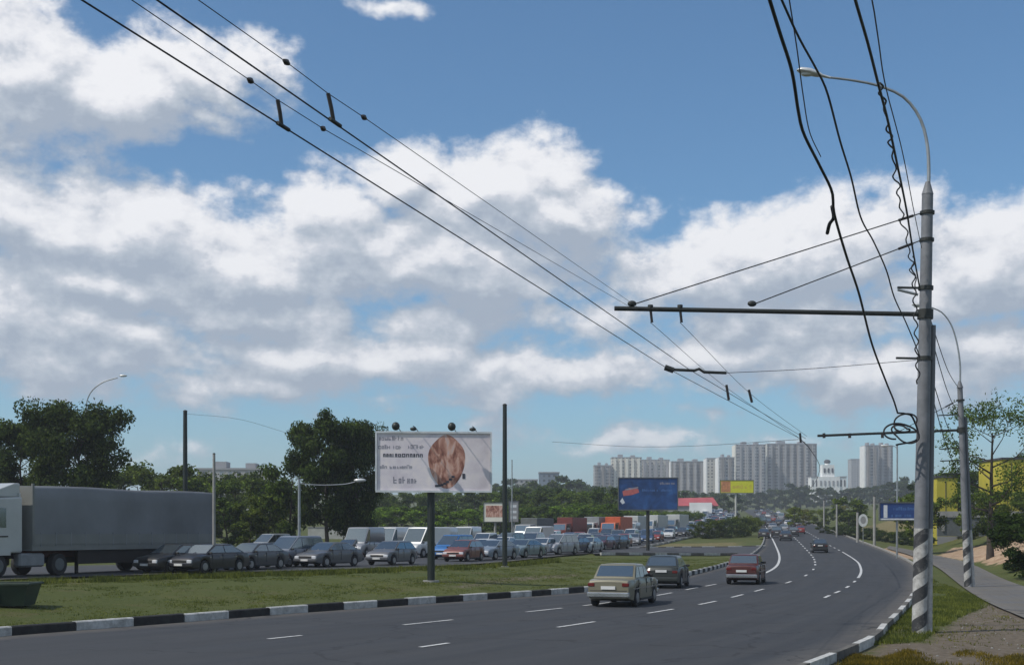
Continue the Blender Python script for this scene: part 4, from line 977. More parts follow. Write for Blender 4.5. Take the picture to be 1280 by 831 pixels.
for zz, w in ((360, 24), (448, 30)):
    c = q(1152, zz); MB().box((-.28, 0, c[2]), (.9, .06, .05), 'dark_metal').build('bracket', rp)
    MB().tube([(0, 0, c[2]-.05), (0, 0, c[2]+.05)], .19, 'dark_metal', 16).build('collar', rp)
c = q(1122, 362); MB().tube([(c[0], 0, c[2]), (-.2, 0, c[2]-.12)], .035, 'galvanised').build('bracket', rp)
for px, off in ((813, 0), (850, .0)):
    a = q(px, 385); b = q(px+2, 403)
    h = MB().tube([a+np.array([0, 0, .08]), a], .07, 'dark_metal', 8)
    h.tube([a, b], .035, 'insulator', 8); h.build('hanger', rp)
rp2, PX2, PY2, PZ2, PH2, q2 = main_pole(1210, 735, 484, ((1022,544.5),(1205,544.5)), [((1205,500),(1120,541))],
    [(1200,484),(1200,455),(1196,428),(1189,406),(1178,391),(1166,385),(1160,383)], [(1140,381),(1161,383.5)], 'second lamp post with striped foot at the fork of the footpath', lean=-.040, pr=.8)
for zz in (448+70, 560, 575, 592):
    c = q2(1200, zz); MB().box((-.5, 0, c[2]), (1.1, .05, .05), 'dark_metal').build('bracket', rp2)
for px in (1030, 1062, 1103):
    a = q2(px, 544); MB().tube([a+np.array([0, 0, .1]), a-np.array([0, 0, .12])], .07, 'insulator', 8).build('insulator', rp2)

def post(name, px, py, ytop, wpx, mat, lab, Y=None, arm=None, head=None, group=None, cat='post', band=None):
    if Y is None: X, Y = G(px, py)
    else: X = (px-640)*Y/F
    z = Tz(X, Y)-.1; top = CH+(YH-ytop)*Y/F; rr = wpx*Y/F/2
    r = empty(name, (X, Y, z)); tag(r, lab, cat, group); H = top-z
    MB().tube([(0, 0, 0), (0, 0, H*.5), (0, 0, H)], [rr*1.05, rr, rr*.85], mat, 12).build('shaft', r)
    MB().blob((0, 0, H), (rr*.95, rr*.95, rr*.6), 'dark_metal').build('cap', r)
    MB().tube([(0, 0, -.05), (0, 0, .14)], [rr*1.8, rr*1.6], 'concrete', 12).build('footing', r)
    if arm:
        pts = arc([np.array(P(a, b, Y))-np.array([X, Y, z]) for a, b in arm], 12)
        MB().tube(pts, rr*.38, 'galvanised', 6).build('lamp_arm', r)
    if head:
        c = np.array(P(*head, Y))-np.array([X, Y, z]); hd = MB().blob(c, (.42, .16, .12), 'lamp_shell').build('lamp_head', r)
        MB().blob(c-np.array([.08, 0, .07]), (.24, .12, .06), 'lens').build('lamp_lens', hd)
    return r, X, Y, z, H
post('steel_post', 631, 708, 506, 6, 'black_paint', 'tall black post on the median right of the large billboard', cat='post')
post('steel_post', 231.5, 705, 514, 6, 'black_paint', 'tall black post rising behind the rear of the lorry trailer', Y=74)
post('steel_post', 267.5, 712.5, 567, 4, 'concrete', 'thin pale post beside the rear end of the lorry trailer', Y=64)
post('lamp_post', 374, 704, 598, 3.6, 'galvanised', 'short grey lamp post with long arm in front of the dark trees', arm=[(374,604),(400,606),(430,605),(444,602)], head=(450,600), cat='lamp post')
post('lamp_post', 108, 700, 512, 4, 'galvanised', 'lamp post with curved arm above the tall tree behind the lorry', Y=128, arm=[(108,514),(109,500),(116,487),(130,477),(147,472)], head=(154,469.5), cat='lamp post')
items = []
for px, py, yt, w in [(1072,679,640,3.5),(1093,684,620,3.5),(1046,672,630,2.5),(1030,667,625,2.2)]:
    r_, *_ = post('street_pole', px, py, yt, w, 'concrete', None, group='poles along the right pavement', cat='pole'); items.append((r_, px))
order_labels(items, 'concrete pole along the right pavement beyond the bend, {ord} from the left')
post('lamp_post', 1121.5, 697, 556, 2.2, 'galvanised', 'slim lamp post behind the blue road sign', arm=[(1121.5,562),(1119,558),(1110,557)], head=(1106,557), cat='lamp post')
post('street_pole', 640, 690, 575, 1.6, 'galvanised', 'slim grey pole just behind the tall black post', Y=170, cat='pole')
post('mast', 920, 668, 590, 1.2, 'galvanised', 'thin mast rising above the yellow billboard', Y=300, cat='mast')

# ------------------------------------------------------------------ billboards
def scribble(mb, x0, x1, z, h, mat, y, wts=.7, seed=0):
    rg = random.Random(seed); x = x0
    while x < x1:
        wl = h*rg.uniform(.35, .75)
        if rg.random() < .13: x += h*.6; continue
        hh = h*rg.choice([.7, .7, .75, 1.0]); k = rg.random(); th = h*.16*wts
        mb.box((x+th/2, y, z+hh/2), (th, .006, hh), mat)
        if k < .7: mb.box((x+wl-th/2, y, z+hh/2), (th, .006, hh), mat)
        if k < .5: mb.box((x+wl/2, y, z+hh-th/2), (wl-2*th, .006, th), mat)
        elif k > .35: mb.box((x+wl/2, y, z+hh*.5), (wl-2*th-.002, .006, th), mat)
        if rg.random() < .4: mb.box((x+wl/2, y, z+th/2), (wl-2*th, .006, th), mat)
        x += wl+h*.18
def board_mat():
    m, nt, b = new_mat('board_art'); p = obj_pos(nt); s = N(nt, 'ShaderNodeSeparateXYZ'); nt.links.new(p, s.inputs[0])
    n = noise(nt, p, 1.1, 5, .6, .5)
    c = ramp(nt, n, [(.3, (.62,.55,.61)), (.52, (.76,.69,.72)), (.72, (.86,.77,.74))])
    r = N(nt, 'ShaderNodeMapRange'); nt.links.new(s.outputs[0], r.inputs[0]); r.inputs[1].default_value = .6; r.inputs[2].default_value = 3
    c = mix(nt, math_(nt, 'MULTIPLY', r.outputs[0], .6), c, ramp(nt, noise(nt, p, 2.3, 6, .7, .8), [(.3, (.44,.38,.38)), (.7, (.72,.65,.65))]))
    nt.links.new(c, b.inputs['Base Color']); b.inputs['Roughness'].default_value = .55; M['board_art'] = m
    m, nt, b = new_mat('swirl'); p = obj_pos(nt)
    mp = N(nt, 'ShaderNodeMapping'); mp.inputs['Scale'].default_value = (1.1, 1, .55); mp.inputs['Rotation'].default_value = (0, .35, 0); nt.links.new(p, mp.inputs[0])
    fz = noise(nt, mp.outputs[0], 1.9, 6, .55, 1.3)
    nt.links.new(ramp(nt, fz, [(.28, (.07,.028,.022)), (.41, (.22,.085,.06)), (.50, (.42,.20,.145)), (.60, (.62,.38,.30)), (.72, (.56,.44,.42))]), b.inputs['Base Color']); b.inputs['Roughness'].default_value = .5; M['swirl'] = m
    m, nt, b = new_mat('blue_art'); p = obj_pos(nt)
    c = ramp(nt, noise(nt, p, .7, 5, .6, .6), [(.3, (.008,.022,.07)), (.55, (.016,.06,.19)), (.75, (.03,.11,.30))])
    nt.links.new(c, b.inputs['Base Color']); b.inputs['Roughness'].default_value = .5; M['blue_art'] = m
board_mat()
def billboard(px, py, x0, x1, y0, y1, art, lab, rz=0, postmat='dark_metal', Y=None, pw=.18, lights=0, group=None):
    if Y is None: X, Y = G(px, py)
    else: X = (px-640)*Y/F
    z = Tz(X, Y)-.05; r = empty('billboard', (X, Y, z), rz); tag(r, lab, 'billboard', group)
    k = Y/F; w = (x1-x0)*k; h = (y1-y0)*k; cx = ((x0+x1)/2-px)*k; cz = CH+(YH-(y0+y1)/2)*k-z
    MB().tube([(0, .18, 0), (0, .18, cz+h*.3)], pw, postmat, 14).build('post', r)
    MB().tube([(0, .18, -.02), (0, .18, .12)], pw*2.2, 'concrete', 14).build('footing', r)
    MB().box((cx, 0, cz), (w-.04, .14, h-.04), 'board_back').build('backing', r)
    pn = MB().box((0, 0, 0), (w-.10, .02, h-.10), art).build('poster', r, (cx, -.085, cz))
    for nm, c, d in (('top', (cx, -.03, cz+h/2), (w+.06, .24, .09)), ('bottom', (cx, -.03, cz-h/2), (w+.06, .24, .09)), ('l', (cx-w/2, -.03, cz), (.08, .239, h-.09)), ('r', (cx+w/2, -.03, cz), (.08, .239, h-.09))):
        MB().box(c, d, 'sign_white' if lights else 'board_back').build('frame_rail', r)
    for i in range(lights):
        lx = cx+w*(-.5+[.17,.32,.65,.83][i]); L = MB().tube([(lx+.25, .05, cz+h/2+.03), (lx+.1, -.3, cz+h/2+.22), (lx, -.7, cz+h/2+.24)], .02, 'dark_metal', 6)
        ar = L.build('lamp_bracket', r); big = i % 2 == 0
        MB().blob((lx, -.8, cz+h/2+(.22 if big else .10)), ((.19, .2, .2) if big else (.16, .15, .09)), 'black_paint').build('floodlight', r)
    return r, pn, w, h
r, pn, w, h = billboard(539, 727, 470.5, 614, 540.5, 614, 'board_art', 'large pale billboard with brown oval picture and floodlights on the median', rz=.09, postmat='black_paint', lights=4)
ys_ = -.014
mb = MB()
scribble(mb, -2.55, -1.35, 1.0, .20, 'ink_pale', ys_, .8, 1); scribble(mb, -2.6, -1.5, .60, .20, 'ink_pale', ys_, .8, 2); scribble(mb, -1.2, -.45, .62, .18, 'ink_pale', ys_, .8, 3)
scribble(mb, -2.5, -.55, .22, .22, 'ink', ys_, 1.2, 4); scribble(mb, -2.75, -1.0, -.32, .17, 'ink_pale', ys_, .9, 5); scribble(mb, -1.9, -.6, -1.0, .3, 'ink_pale', ys_, .9, 6)
mb.build('lettering', pn)
mb = MB(); n = 40; V = [(0, ys_, 0)]+[((.86+.05*math.sin(3*t))*math.cos(t), ys_, (1.22+.05*math.cos(4*t))*math.sin(t)) for t in [2*PI*i/n for i in range(n)]]
mb.add([(x+.60, y, z+.02) for x, y, z in V], [(0, (i+1) % n+1, i+1) for i in range(n)], 'swirl'); mb.build('picture', pn)
mb = MB()
for i in range(7): mb.box((.12+i*.13, ys_-.006, -1.12+.012*i*i), (.14, .006, .10), 'ink')
mb.box((1.40, ys_-.006, -.66), (.13, .006, .24), 'ink'); mb.build('picture_base', pn)
r, pn, w, h = billboard(810, 676, 773, 847, 597, 637, 'blue_art', 'dark blue billboard with white and red lettering above the vans', rz=-.02, Y=130, lights=0)
mb = MB()
scribble(mb, -.6, 2.3, .25, .24, 'ink_blue', ys_, 1.6, 11); scribble(mb, 1.2, 2.6, .95, .26, 'ink_pale', ys_, 1.2, 12); mb.build('lettering', pn)
mb = MB(); V = [(-2.6,ys_,.25),(-1.9,ys_,.62),(-1.0,ys_,.50),(-.9,ys_,.15),(-1.6,ys_,-.1),(-2.5,ys_,-.22)]; mb.add(V, [tuple(range(6))[::-1]], 'ink_red')
mb.add([(-2.3,ys_-.004,.5),(-1.0,ys_-.004,.72),(-1.0,ys_-.004,.58),(-2.3,ys_-.004,.34)], [(3, 2, 1, 0)], 'ink_pale'); mb.add([(-2.85,ys_,-.75),(-2.6,ys_,-.4),(-2.35,ys_,-.9),(-2.6,ys_,-1.05)], [(3, 2, 1, 0)], 'sign_white'); mb.build('emblem', pn)
r, pn, w, h = billboard(920, 655, 900, 942, 600, 616, 'sign_yellow', 'bright yellow billboard on a pale post near the hilltop', rz=0, postmat='pale_concrete', Y=229)
MB().box((-w*.33, ys_, 0), (w*.28, .006, h-.3), 'sign_orange').build('picture', pn)
mb = MB(); scribble(mb, -w*.12, w*.42, -.3, .55, 'sign_orange', ys_, .5, 21); mb.build('lettering', pn)
r, pn, w, h = billboard(619, 676, 604.5, 633, 628, 652, 'cream_wall', 'small pale billboard with reddish picture left of the black post', Y=170, postmat='concrete')
MB().box((0, ys_, .12), (w*.8, .012, h*.6), 'swirl').build('picture', pn)
r, pn, w, h = billboard(642, 676, 636, 648, 626, 652, 'grey_wall', 'narrow grey sign panel just right of the black post', Y=172, postmat='galvanised')
mb = MB()
for i in range(3): mb.box((0, ys_, -.8+i*.75), (w*.6, .006, .35), 'sign_white')
mb.build('lettering', pn)
# blue road sign
X, Y = G(1122, 699); r, pn, w, h = billboard(1121.5, 699, 1099, 1146, 628, 650, 'blue_sign', 'blue road sign with white border on a thin post beside the near lamp post', Y=Y, pw=.06, postmat='galvanised'); r.name = 'road_sign'; r['category'] = 'road sign'
mb = MB(); mb.box((-w*.34, ys_, 0), (w*.10, .006, h*.72), 'sign_white'); scribble(mb, -w*.18, w*.38, .12, .30, 'ink_blue', ys_, 1.2, 31); scribble(mb, -w*.18, w*.32, -.5, .30, 'ink_blue', ys_, 1.2, 32); mb.build('lettering', pn)
MB().box((0, ys_-.004, -h/2+.10), (w-.1, .006, .14), 'sign_white').build('border', pn)
# small round sign
X, Y = G(1079, 681); r = empty('round_sign', (X, Y, Tz(X, Y)-.05)); tag(r, 'small pale oval sign with dark centre on a post at the bend', 'sign')
MB().tube([(0, .05, 0), (0, .05, 3.4)], .05, 'galvanised', 8).build('post', r)
V = [(.62*math.cos(2*PI*i/24), 0, 3.3+.85*math.sin(2*PI*i/24)) for i in range(24)]; f = MB(); f.add(V+[(a, .03, b) for a, _, b in V], [tuple(range(24)), tuple(range(24, 48))[::-1]]+[(i, i+24, (i+1) % 24+24, (i+1) % 24) for i in range(24)], 'sign_white'); dk = f.build('sign_disc', r)
V = [(.36*math.cos(2*PI*i/20), -.012, 3.35+.5*math.sin(2*PI*i/20)) for i in range(20)]; MB().add(V, [tuple(range(20))], 'grey_wall').build('sign_face', dk)

# ------------------------------------------------------------------ wires
def cable(name, pts, r, lab, cat='wire', group=None, mat='wire', n=None, smooth=True):
    w = [np.array(p, float) for p in pts]
    if smooth and len(w) > 2: w = arc(w, n or len(w)*6)
    o = MB().tube(w, r, mat, 6).build(name); tag(o, lab, cat, group); return o
def pxz(seq, Y0, Y1):            # 1/Y runs linearly with the row: a straight run in space
    y0, y1 = seq[0][1], seq[-1][1]
    return [P(x, y, 1/((1-t)/Y0+t/Y1)) for x, y in seq for t in [(y-y0)/(y1-y0)]]
Yp = PY
A0, A1 = P(350, 156, 13.5), P(832, 459, Yp); B0, B1 = P(415, 152, 13.4), P(862, 462, Yp)
E = P(1000, 548, PY2-3)
def ext(a, b, Yt): t = (Yt-b[1])/(b[1]-a[1]); return tuple(b[i]+(b[i]-a[i])*t for i in range(3))
gw = 'trolley wires over the road'
cable('contact_wire', [ext(A1, A0, 7.0), A0, A1, E], .0085, 'lower left trolley contact wire, thick, crossing the upper left sky', group=gw, smooth=False)
cable('contact_wire', [ext(B1, B0, 7.0), B0, B1, (E[0]+.25, E[1], E[2])], .0085, 'second trolley contact wire, thick, right of the lower left one', group=gw, smooth=False)
m1 = [P(120, -30, 9.6), P(313, 101, 12.5), P(347, 125, 13.45), P(404, 161, 14.3), P(790, 385, Yp)]
m2 = [P(205, -30, 10.2), P(358, 78, 12.44), P(410, 117, 13.35), P(455, 147, 14.15), P(800, 386, Yp)]
m1e = [P(813, 403, Yp), P(905, 482, Yp+14), E]; m2e = [P(850, 403, Yp), P(938, 492, Yp+14), (E[0]+.3, E[1], E[2]+.1)]
for m, lab in ((m1, 'thin messenger wire just above the lower left trolley wire'), (m2, 'thin messenger wire, uppermost of the four trolley wires')):
    o = cable('messenger_wire', m, .0045, lab, group=gw, smooth=False)
    for p in (m[1], m[3]):
        d = np.array(m[3])-np.array(m[1]); d /= np.linalg.norm(d); MB().tube([np.array(p)-d*.055, np.array(p), np.array(p)+d*.055], [.015, .032, .015], 'insulator', 8).build('insulator', o)
cable('messenger_wire', m1e, .007, 'thin messenger wire beyond the near boom, left one', group=gw); cable('messenger_wire', m2e, .007, 'thin messenger wire beyond the near boom, right one', group=gw)
for a, b, lab in ((P(347, 125, 13.45), P(352, 157, 13.5), 'black hanger clamp between the two left trolley wires'), (P(410, 117, 13.35), P(417, 152, 13.4), 'black hanger clamp between the two right trolley wires')):
    a, b = np.array(a), np.array(b); r = empty('wire_hanger', tuple(b)); tag(r, lab, 'wire hanger', 'hanger clamps on the trolley wires')
    MB().tube([a-b, (a-b)*.5+np.array([.004, 0, 0]), np.zeros(3)], .022, 'insulator', 8).build('insulator_rod', r)
    d = np.array(A1)-np.array(A0); d /= np.linalg.norm(d); MB().tube([-d*.09, d*.16], .022, 'dark_metal', 8).build('wire_clamp', r)
r = empty('spacer_bar', P(831, 459, Yp)); tag(r, 'dark spacer bar holding the two contact wires below the near boom', 'spacer bar')
o0 = np.array(P(831, 459, Yp)); qq = lambda x, y: np.array(P(x, y, Yp))-o0
MB().tube([qq(831,459), qq(842,463)], .075, 'dark_metal', 8).build('wire_clamp', r); MB().tube([qq(842,462), qq(868,463), qq(874,461), qq(880,465), qq(908,466)], .038, 'dark_metal', 8).build('bar', r)
cable('span_wire', [P(908, 466, Yp), P(1010, 461, Yp+.1), P(1145, 450, Yp)], .008, 'thin span wire from the spacer bar to the near lamp post')
for (a, b, lab) in (((908,481),(911,500),'small clamp on the left wire pair in mid sky'),((936,487),(940,503),'small clamp on the right wire pair in mid sky')):
    o = MB().tube([P(*a, Yp+9), P(*b, Yp+9)], .045, 'insulator', 6).build('wire_clamp'); tag(o, lab, 'clamp', 'small clamps beyond the near boom')
cable('wire_drop', [P(1000, 541, PY2-3), P(1001, 553, PY2-3)], .05, 'short dark clamp where the trolley wires meet left of the far boom', 'clamp', smooth=False)
cable('contact_wire', [E, P(1016, 566, 75), P(1024, 590, 110), P(1010, 612, 190), P(985, 628, 330)], .02, 'trolley wire running on beyond the far boom towards the hill', group=gw)
cable('span_wire', [P(690, 552, 90), P(790, 558, 85), P(870, 557, 80), P(1000, 549, PY2-3)], .012, 'faint span wire across the lower sky left of the far boom')
cable('span_wire', [P(231, 517, 74), P(300, 524, 74), P(374, 545, 80), P(470, 566, 90)], .008, 'faint wire from the left black post towards the trees')
gk = 'slack cables hanging at the near lamp post'
cable('power_cable', pxz([(955,-25),(962,0),(975,42),(990,90),(998,140),(1005,168),(1025,208),(1040,240),(1043,268),(1058,320),(1074,368),(1090,430),(1108,478),(1117,500),(1122,516)], 13.6, Yp-.5), .022, 'thickest black slack cable, bent, left of the near lamp post', 'cable', gk)
cable('power_cable', pxz([(1040,258),(1042,272),(1037,280),(1034,292)], 20.5, 21), .03, 'short cable tail dangling from the thick slack cable', 'cable', gk)
cable('power_cable', pxz([(966,-25),(977,0),(998,46),(1020,86),(1034,116),(1050,176),(1064,222),(1076,272),(1092,302),(1108,338),(1118,372),(1132,402),(1143,428),(1150,446)], 13.6, Yp-.3), .015, 'thinner slack cable between the thick cable and the lamp post bundle', 'cable', gk)
cable('power_cable', pxz([(985,-10),(996,60),(1004,120),(1012,165),(1026,196)], 14, 19), .008, 'hair thin wire beside the thick slack cable', 'cable', gk)
cable('power_cable', pxz([(1063,-25),(1069,0),(1085,55),(1098,106),(1110,152),(1122,208),(1133,262),(1141,312),(1150,362)], 13.6, Yp-.4), .019, 'straight thick cable of the bundle running down to the near lamp post', 'cable', gk)
tw = []
for i in range(60):
    t = i/59; y = 104+t*255; x = np.interp(y, [104,152,208,262,312,360], [1102,1111,1120,1128,1138,1147])+(2.6+1.6*math.sin(i*.5))*math.sin(i*1.35+.8*math.sin(i*.37))-2; tw.append((x, y))
cable('power_cable', pxz(tw, 17.0, Yp-.5), .014, 'twisted thin cable wound round the bundle above the near boom', 'cable', gk, n=240)
cable('power_cable', pxz([(1082,-20),(1090,0),(1098,50),(1107,108),(1128,190),(1142,262),(1152,310)], 14, Yp-.2), .009, 'thin straight wire right of the cable bundle', 'cable', gk)
tw = [(np.interp(y, [300,480], [1140,1148])+2.5*math.sin(i*1.5), y) for i, y in enumerate(np.linspace(320, 480, 34))]
cable('power_cable', [P(x, y, Yp-.35) for x, y in tw], .018, 'twisted cable running down the near lamp post below the boom', 'cable', gk, n=140)
cl = []
for i in range(64):
    t = i/63; a = t*2*PI*2.7; rr = 15+4.5*math.sin(a*.37+1)+4*math.sin(a*1.7); cl.append(P(1128+rr*math.cos(a+2)*1.0, 536+rr*.62*math.sin(a+2)+7*math.sin(a*.31)+2*math.cos(a*1.3), Yp-.45+.1*math.sin(a)))
cable('cable_coil', cl, .024, 'loose coil of black cable hanging on the near lamp post', 'cable coil', gk, n=260)
cable('power_cable', [P(1122,516,Yp-.5), P(1132,517,Yp-.45), P(1141,522,Yp-.4), P(1147,548,Yp-.3), P(1120,556,Yp-.4)], .024, 'cable end joining the loose coil to the lamp post', 'cable', gk)
g2 = 'cables between the two lamp posts'
for (a, ya), (b, yb), lab in (((1158,384),(1199,486),'uppermost cable between the two lamp posts'), ((1158,400),(1199,520),'second cable between the two lamp posts'), ((1158,450),(1199,560),'third cable between the two lamp posts'), ((1158,470),(1199,592),'lowest cable between the two lamp posts')):
    p, e = np.array(P(a, ya, Yp)), np.array(P(b, yb, PY2)); cable('power_cable', [p, (p+e)/2-np.array([0, 0, .35]), e], .014, lab, 'cable', g2)

# ------------------------------------------------------------------ buildings
def tower(name, x0, x1, ytop, Y, mat, lab, depth=16, bays=6, bay_mat=None, group='apartment blocks on the skyline', rz=0, pent=True, sunlit_mat=None, cat='apartment block'):
    k = Y/F; w = (x1-x0)*k; X = ((x0+x1)/2-640)*k; z = Tz(X, Y)-1.5; H = CH+(YH-ytop)*k-z
    r = empty(name, (X, Y+depth/2, z), rz); tag(r, lab, cat, group)
    MB().box((0, 0, H/2), (w, depth, H), mat).build('wall', r)
    rf = MB().box((0, 0, H+.35), (w+.6, depth+.6, .7), 'grey_wall').build('roof', r)
    if pent:
        MB().box((-w*.2, 0, H+2.0), (w*.16, depth*.5, 2.6), 'grey_wall').build('lift_house', rf); MB().box((w*.22, 0, H+1.7), (w*.14, depth*.5, 2.0), 'grey_wall').build('lift_house', rf)
    if bay_mat:
        for i in range(bays):
            bx = -w/2+(i+.5)*w/bays; MB().box((bx, -depth/2-.6, H*.5), (w/bays*.42, 1.5, H-1.5), bay_mat).build('balcony_stack', r)
    if sunlit_mat: MB().box((-w/2-.5, 0, H*.5), (1.2, depth+.4, H), sunlit_mat).build('sunlit_end_wall', r)  # sunlight on the left side, painted as a paler end slab
    return r
tower('apartment_block', 743, 765, 582, 1150, 'facade_grey', 'grey block at the left end of the apartment row', bays=3, bay_mat='facade_brown')
tower('apartment_block', 765, 802, 572, 1160, 'facade_cream', 'cream striped apartment block above the blue billboard, left half', bays=5, bay_mat='cream_wall')
tower('apartment_block', 802, 837, 575, 1190, 'facade_cream', 'cream striped apartment block above the blue billboard, lower right half', bays=5, bay_mat='grey_wall', sunlit_mat='white_wall')
tower('apartment_block', 839, 882, 577, 1180, 'facade_brown', 'grey brown apartment block right of the blue billboard', bays=5, bay_mat='facade_grey', sunlit_mat='white_wall')
tower('apartment_block', 884, 896, 573, 1150, 'facade_cream', 'narrow block with sunlit white end left of the yellow billboard', bays=1, sunlit_mat='white_wall', pent=False)
tower('apartment_block', 899, 918, 572, 1120, 'facade_grey', 'grey block with sunlit white edge directly behind the yellow billboard', bays=2, bay_mat='facade_brown', sunlit_mat='white_wall')
tower('apartment_block', 920, 957, 556, 1200, 'facade_grey', 'tall grey tower at the centre, left of the largest slab', bays=4, bay_mat='facade_grey', sunlit_mat='cream_wall')
tower('apartment_block', 959, 1021, 555, 1220, 'facade_brown', 'widest and tallest grey brown slab block on the skyline', bays=7, bay_mat='facade_grey', sunlit_mat='cream_wall')
tower('apartment_block', 1082, 1098, 557, 1180, 'facade_grey', 'left half of the twin grey tower right of the church', bays=2, bay_mat='facade_brown', sunlit_mat='white_wall')
tower('apartment_block', 1099, 1116, 557, 1200, 'facade_brown', 'right half of the twin grey tower right of the church', bays=2, bay_mat='facade_grey')
tower('office_block', 674, 699, 591, 800, 'facade_blue', 'small blue grey office block above the trees left of the skyline', bays=3, pent=False, group=None, cat='office block')
tower('low_block', 644, 672, 600, 850, 'facade_grey', 'low grey building beside the blue grey office block', bays=3, pent=False, group=None, cat='building')
tower('long_building', 246, 336, 587, 480, 'facade_grey', 'long low grey building on the left horizon above the thicket', depth=14, pent=True, group=None, cat='building')
tower('apartment_block', 1064, 1080, 574, 1600, 'facade_grey', 'faint pale block between the church and the twin tower', bays=2, pent=False)
# church
def church():
    Y = 1000; k = Y/F; X = (1034-640)*k; z = Tz(X, Y)-1; r = empty('church', (X, Y, z)); tag(r, 'white church with dark dome and two wings on the hilltop', 'church')
    zz = lambda y: CH+(YH-y)*k-z
    MB().box((0, 0, zz(596)/2), (30*k*.9, 12, zz(596)), 'white_wall').build('wall', r)
    MB().box((0, 0, (zz(596)+zz(581))/2), (15*k, 8, zz(581)-zz(596)), 'white_wall').build('tower', r)
    tt = MB().tube([(0, 0, zz(581)), (0, 0, zz(578))], 6*k*.5, 'white_wall', 14).build('drum', r)
    MB().blob((0, 0, zz(577)), (2.6, 2.6, 1.9), 'slate_roof', 14, 8).build('dome', r)
    for s in (-1, 1):
        MB().box((s*17.5*k, 0, zz(598)/2+.5), (9*k, 10, zz(598)+1), 'white_wall').build('wing', r)
        MB().box((s*17.5*k, 0, zz(598)+1.3), (10*k, 11, .6), 'grey_wall').build('wing_roof', r)
        for j in (-1, 1): MB().box((s*17.5*k+j*1.4, -5.1, zz(604)), (1.0, .3, 5), 'slate_roof').build('window', r)
    for i in (-1, 0, 1): MB().box((i*3.0, -4.2, zz(588)), (1.3, .5, 3.4), 'slate_roof').build('window', r)
    for i in (-2, -1, 0, 1, 2): MB().box((i*3.2, -6.15, zz(604)), (1.2, .4, 4), 'grey_wall').build('window', r)
church()
# shop with red roof
def shop():
    Y = 420; k = Y/F; X = (868-640)*k; z = Tz(X, Y); r = empty('shop', (X, Y, z), -.1); tag(r, 'low shop with red roof and white front between blue and yellow billboards', 'shop')
    zz = lambda y: CH+(YH-y)*k-z
    MB().box((-2, 4, 2.2), (58*k, 9, 4.4), 'grey_wall').build('wall', r)
    f = MB().box((2, -.8, (zz(628)+zz(641))/2), (28*k, .6, zz(628)-zz(641)), 'white_wall').build('front_panel', r)
    V = [(-36*k*.86, -1, zz(632)), (30*k, -1, zz(632)), (30*k, 9, zz(632)), (-36*k*.86, 9, zz(632)), (-28*k, 4, zz(622)), (24*k, 4, zz(621))]
    MB().add(V, [(0, 1, 5, 4), (1, 2, 5), (2, 3, 4, 5), (3, 0, 4), (0, 3, 2, 1)], 'red_roof').build('roof', r)
    for i in (-10, -6): MB().box((i, -.7, 1.6), (2.2, .3, 2.2), 'slate_roof').build('window', r)
shop()
# yellow building right
def yellow():
    Y = 158; k = Y/F; r0 = None
    for x0, x1, yt, yb, nm, lab in ((1171,1197,597,642,'yellow_hall','bright yellow hall wall between the two lamp posts'), (1253,1330,574,644,'yellow_hall','taller yellow building at the right edge behind the thin tree')):
        X = ((x0+x1)/2-640)*k; z = Tz(X, Y)-.3; w = (x1-x0)*k; H = CH+(YH-yt)*k-z; r = empty(nm, (X, Y, z)); tag(r, lab, 'building')
        MB().box((0, 4, H/2), (w, 8, H), 'yellow_wall').build('wall', r); MB().box((0, 4, H+.12), (w+.3, 8.3, .24), 'slate_roof').build('roof', r)
        MB().box((0, -.03, .5), (w-.1, .1, 1.0), 'grey_wall').build('plinth', r)
        for i in range(int(w/2.2)): MB().box((-w/2+1.1+i*2.2, -.02, H*.55), (.06, .08, H*.8), 'slate_roof').build('panel_joint', r)
yellow()
X0, X1 = (1168-640)*150/F, (1330-640)*150/F; zb = Tz(50, 150)
r = empty('parapet_wall', ((X0+X1)/2, 149, CH+(YH-656)*150/F)); tag(r, 'grey concrete parapet wall with dark base behind the footpath trees', 'wall')
MB().box((0, 0, -.2), (X1-X0, .35, 2.2), 'board_back').build('base', r); MB().box((0, -.05, 1.25), (X1-X0+.1, .5, .7), 'concrete').build('coping', r)
for i in range(9): MB().box((-(X1-X0)/2+.6+i*7.6, -.22, .1), (.3, .2, 1.6), 'concrete').build('pier', r)
# pale wall behind the dark trees
Yw = 190; X0, X1 = (385-640)*Yw/F, (520-640)*Yw/F; r = empty('low_wall', ((X0+X1)/2, Yw, Tz((X0+X1)/2, Yw))); tag(r, 'low pale concrete wall behind the dark tree pair', 'wall')
zt = CH+(YH-659)*Yw/F-Tz((X0+X1)/2, Yw); MB().box((0, 0, zt/2-.2), (X1-X0, .3, zt+.4), 'pale_concrete').build('panels', r); MB().box((0, 0, zt+.06), (X1-X0+.1, .42, .12), 'concrete').build('coping', r)

# ------------------------------------------------------------------ haze
def haze():
    m = bpy.data.materials.new('haze'); m.use_nodes = True; nt = m.node_tree; nt.nodes.clear()
    o = nt.nodes.new('ShaderNodeOutputMaterial'); v = nt.nodes.new('ShaderNodeVolumePrincipled')
    v.inputs['Color'].default_value = (.88,.93,1,1); v.inputs['Density'].default_value = .00034; v.inputs['Anisotropy'].default_value = .2
    nt.links.new(v.outputs[0], o.inputs['Volume']); M['haze'] = m
    mb = MB().box((400, 1950, 58), (9600, 4500, 120), 'haze'); ob = mb.build('haze'); tag(ob, kind='stuff')
HAZE = True
if HAZE: haze()

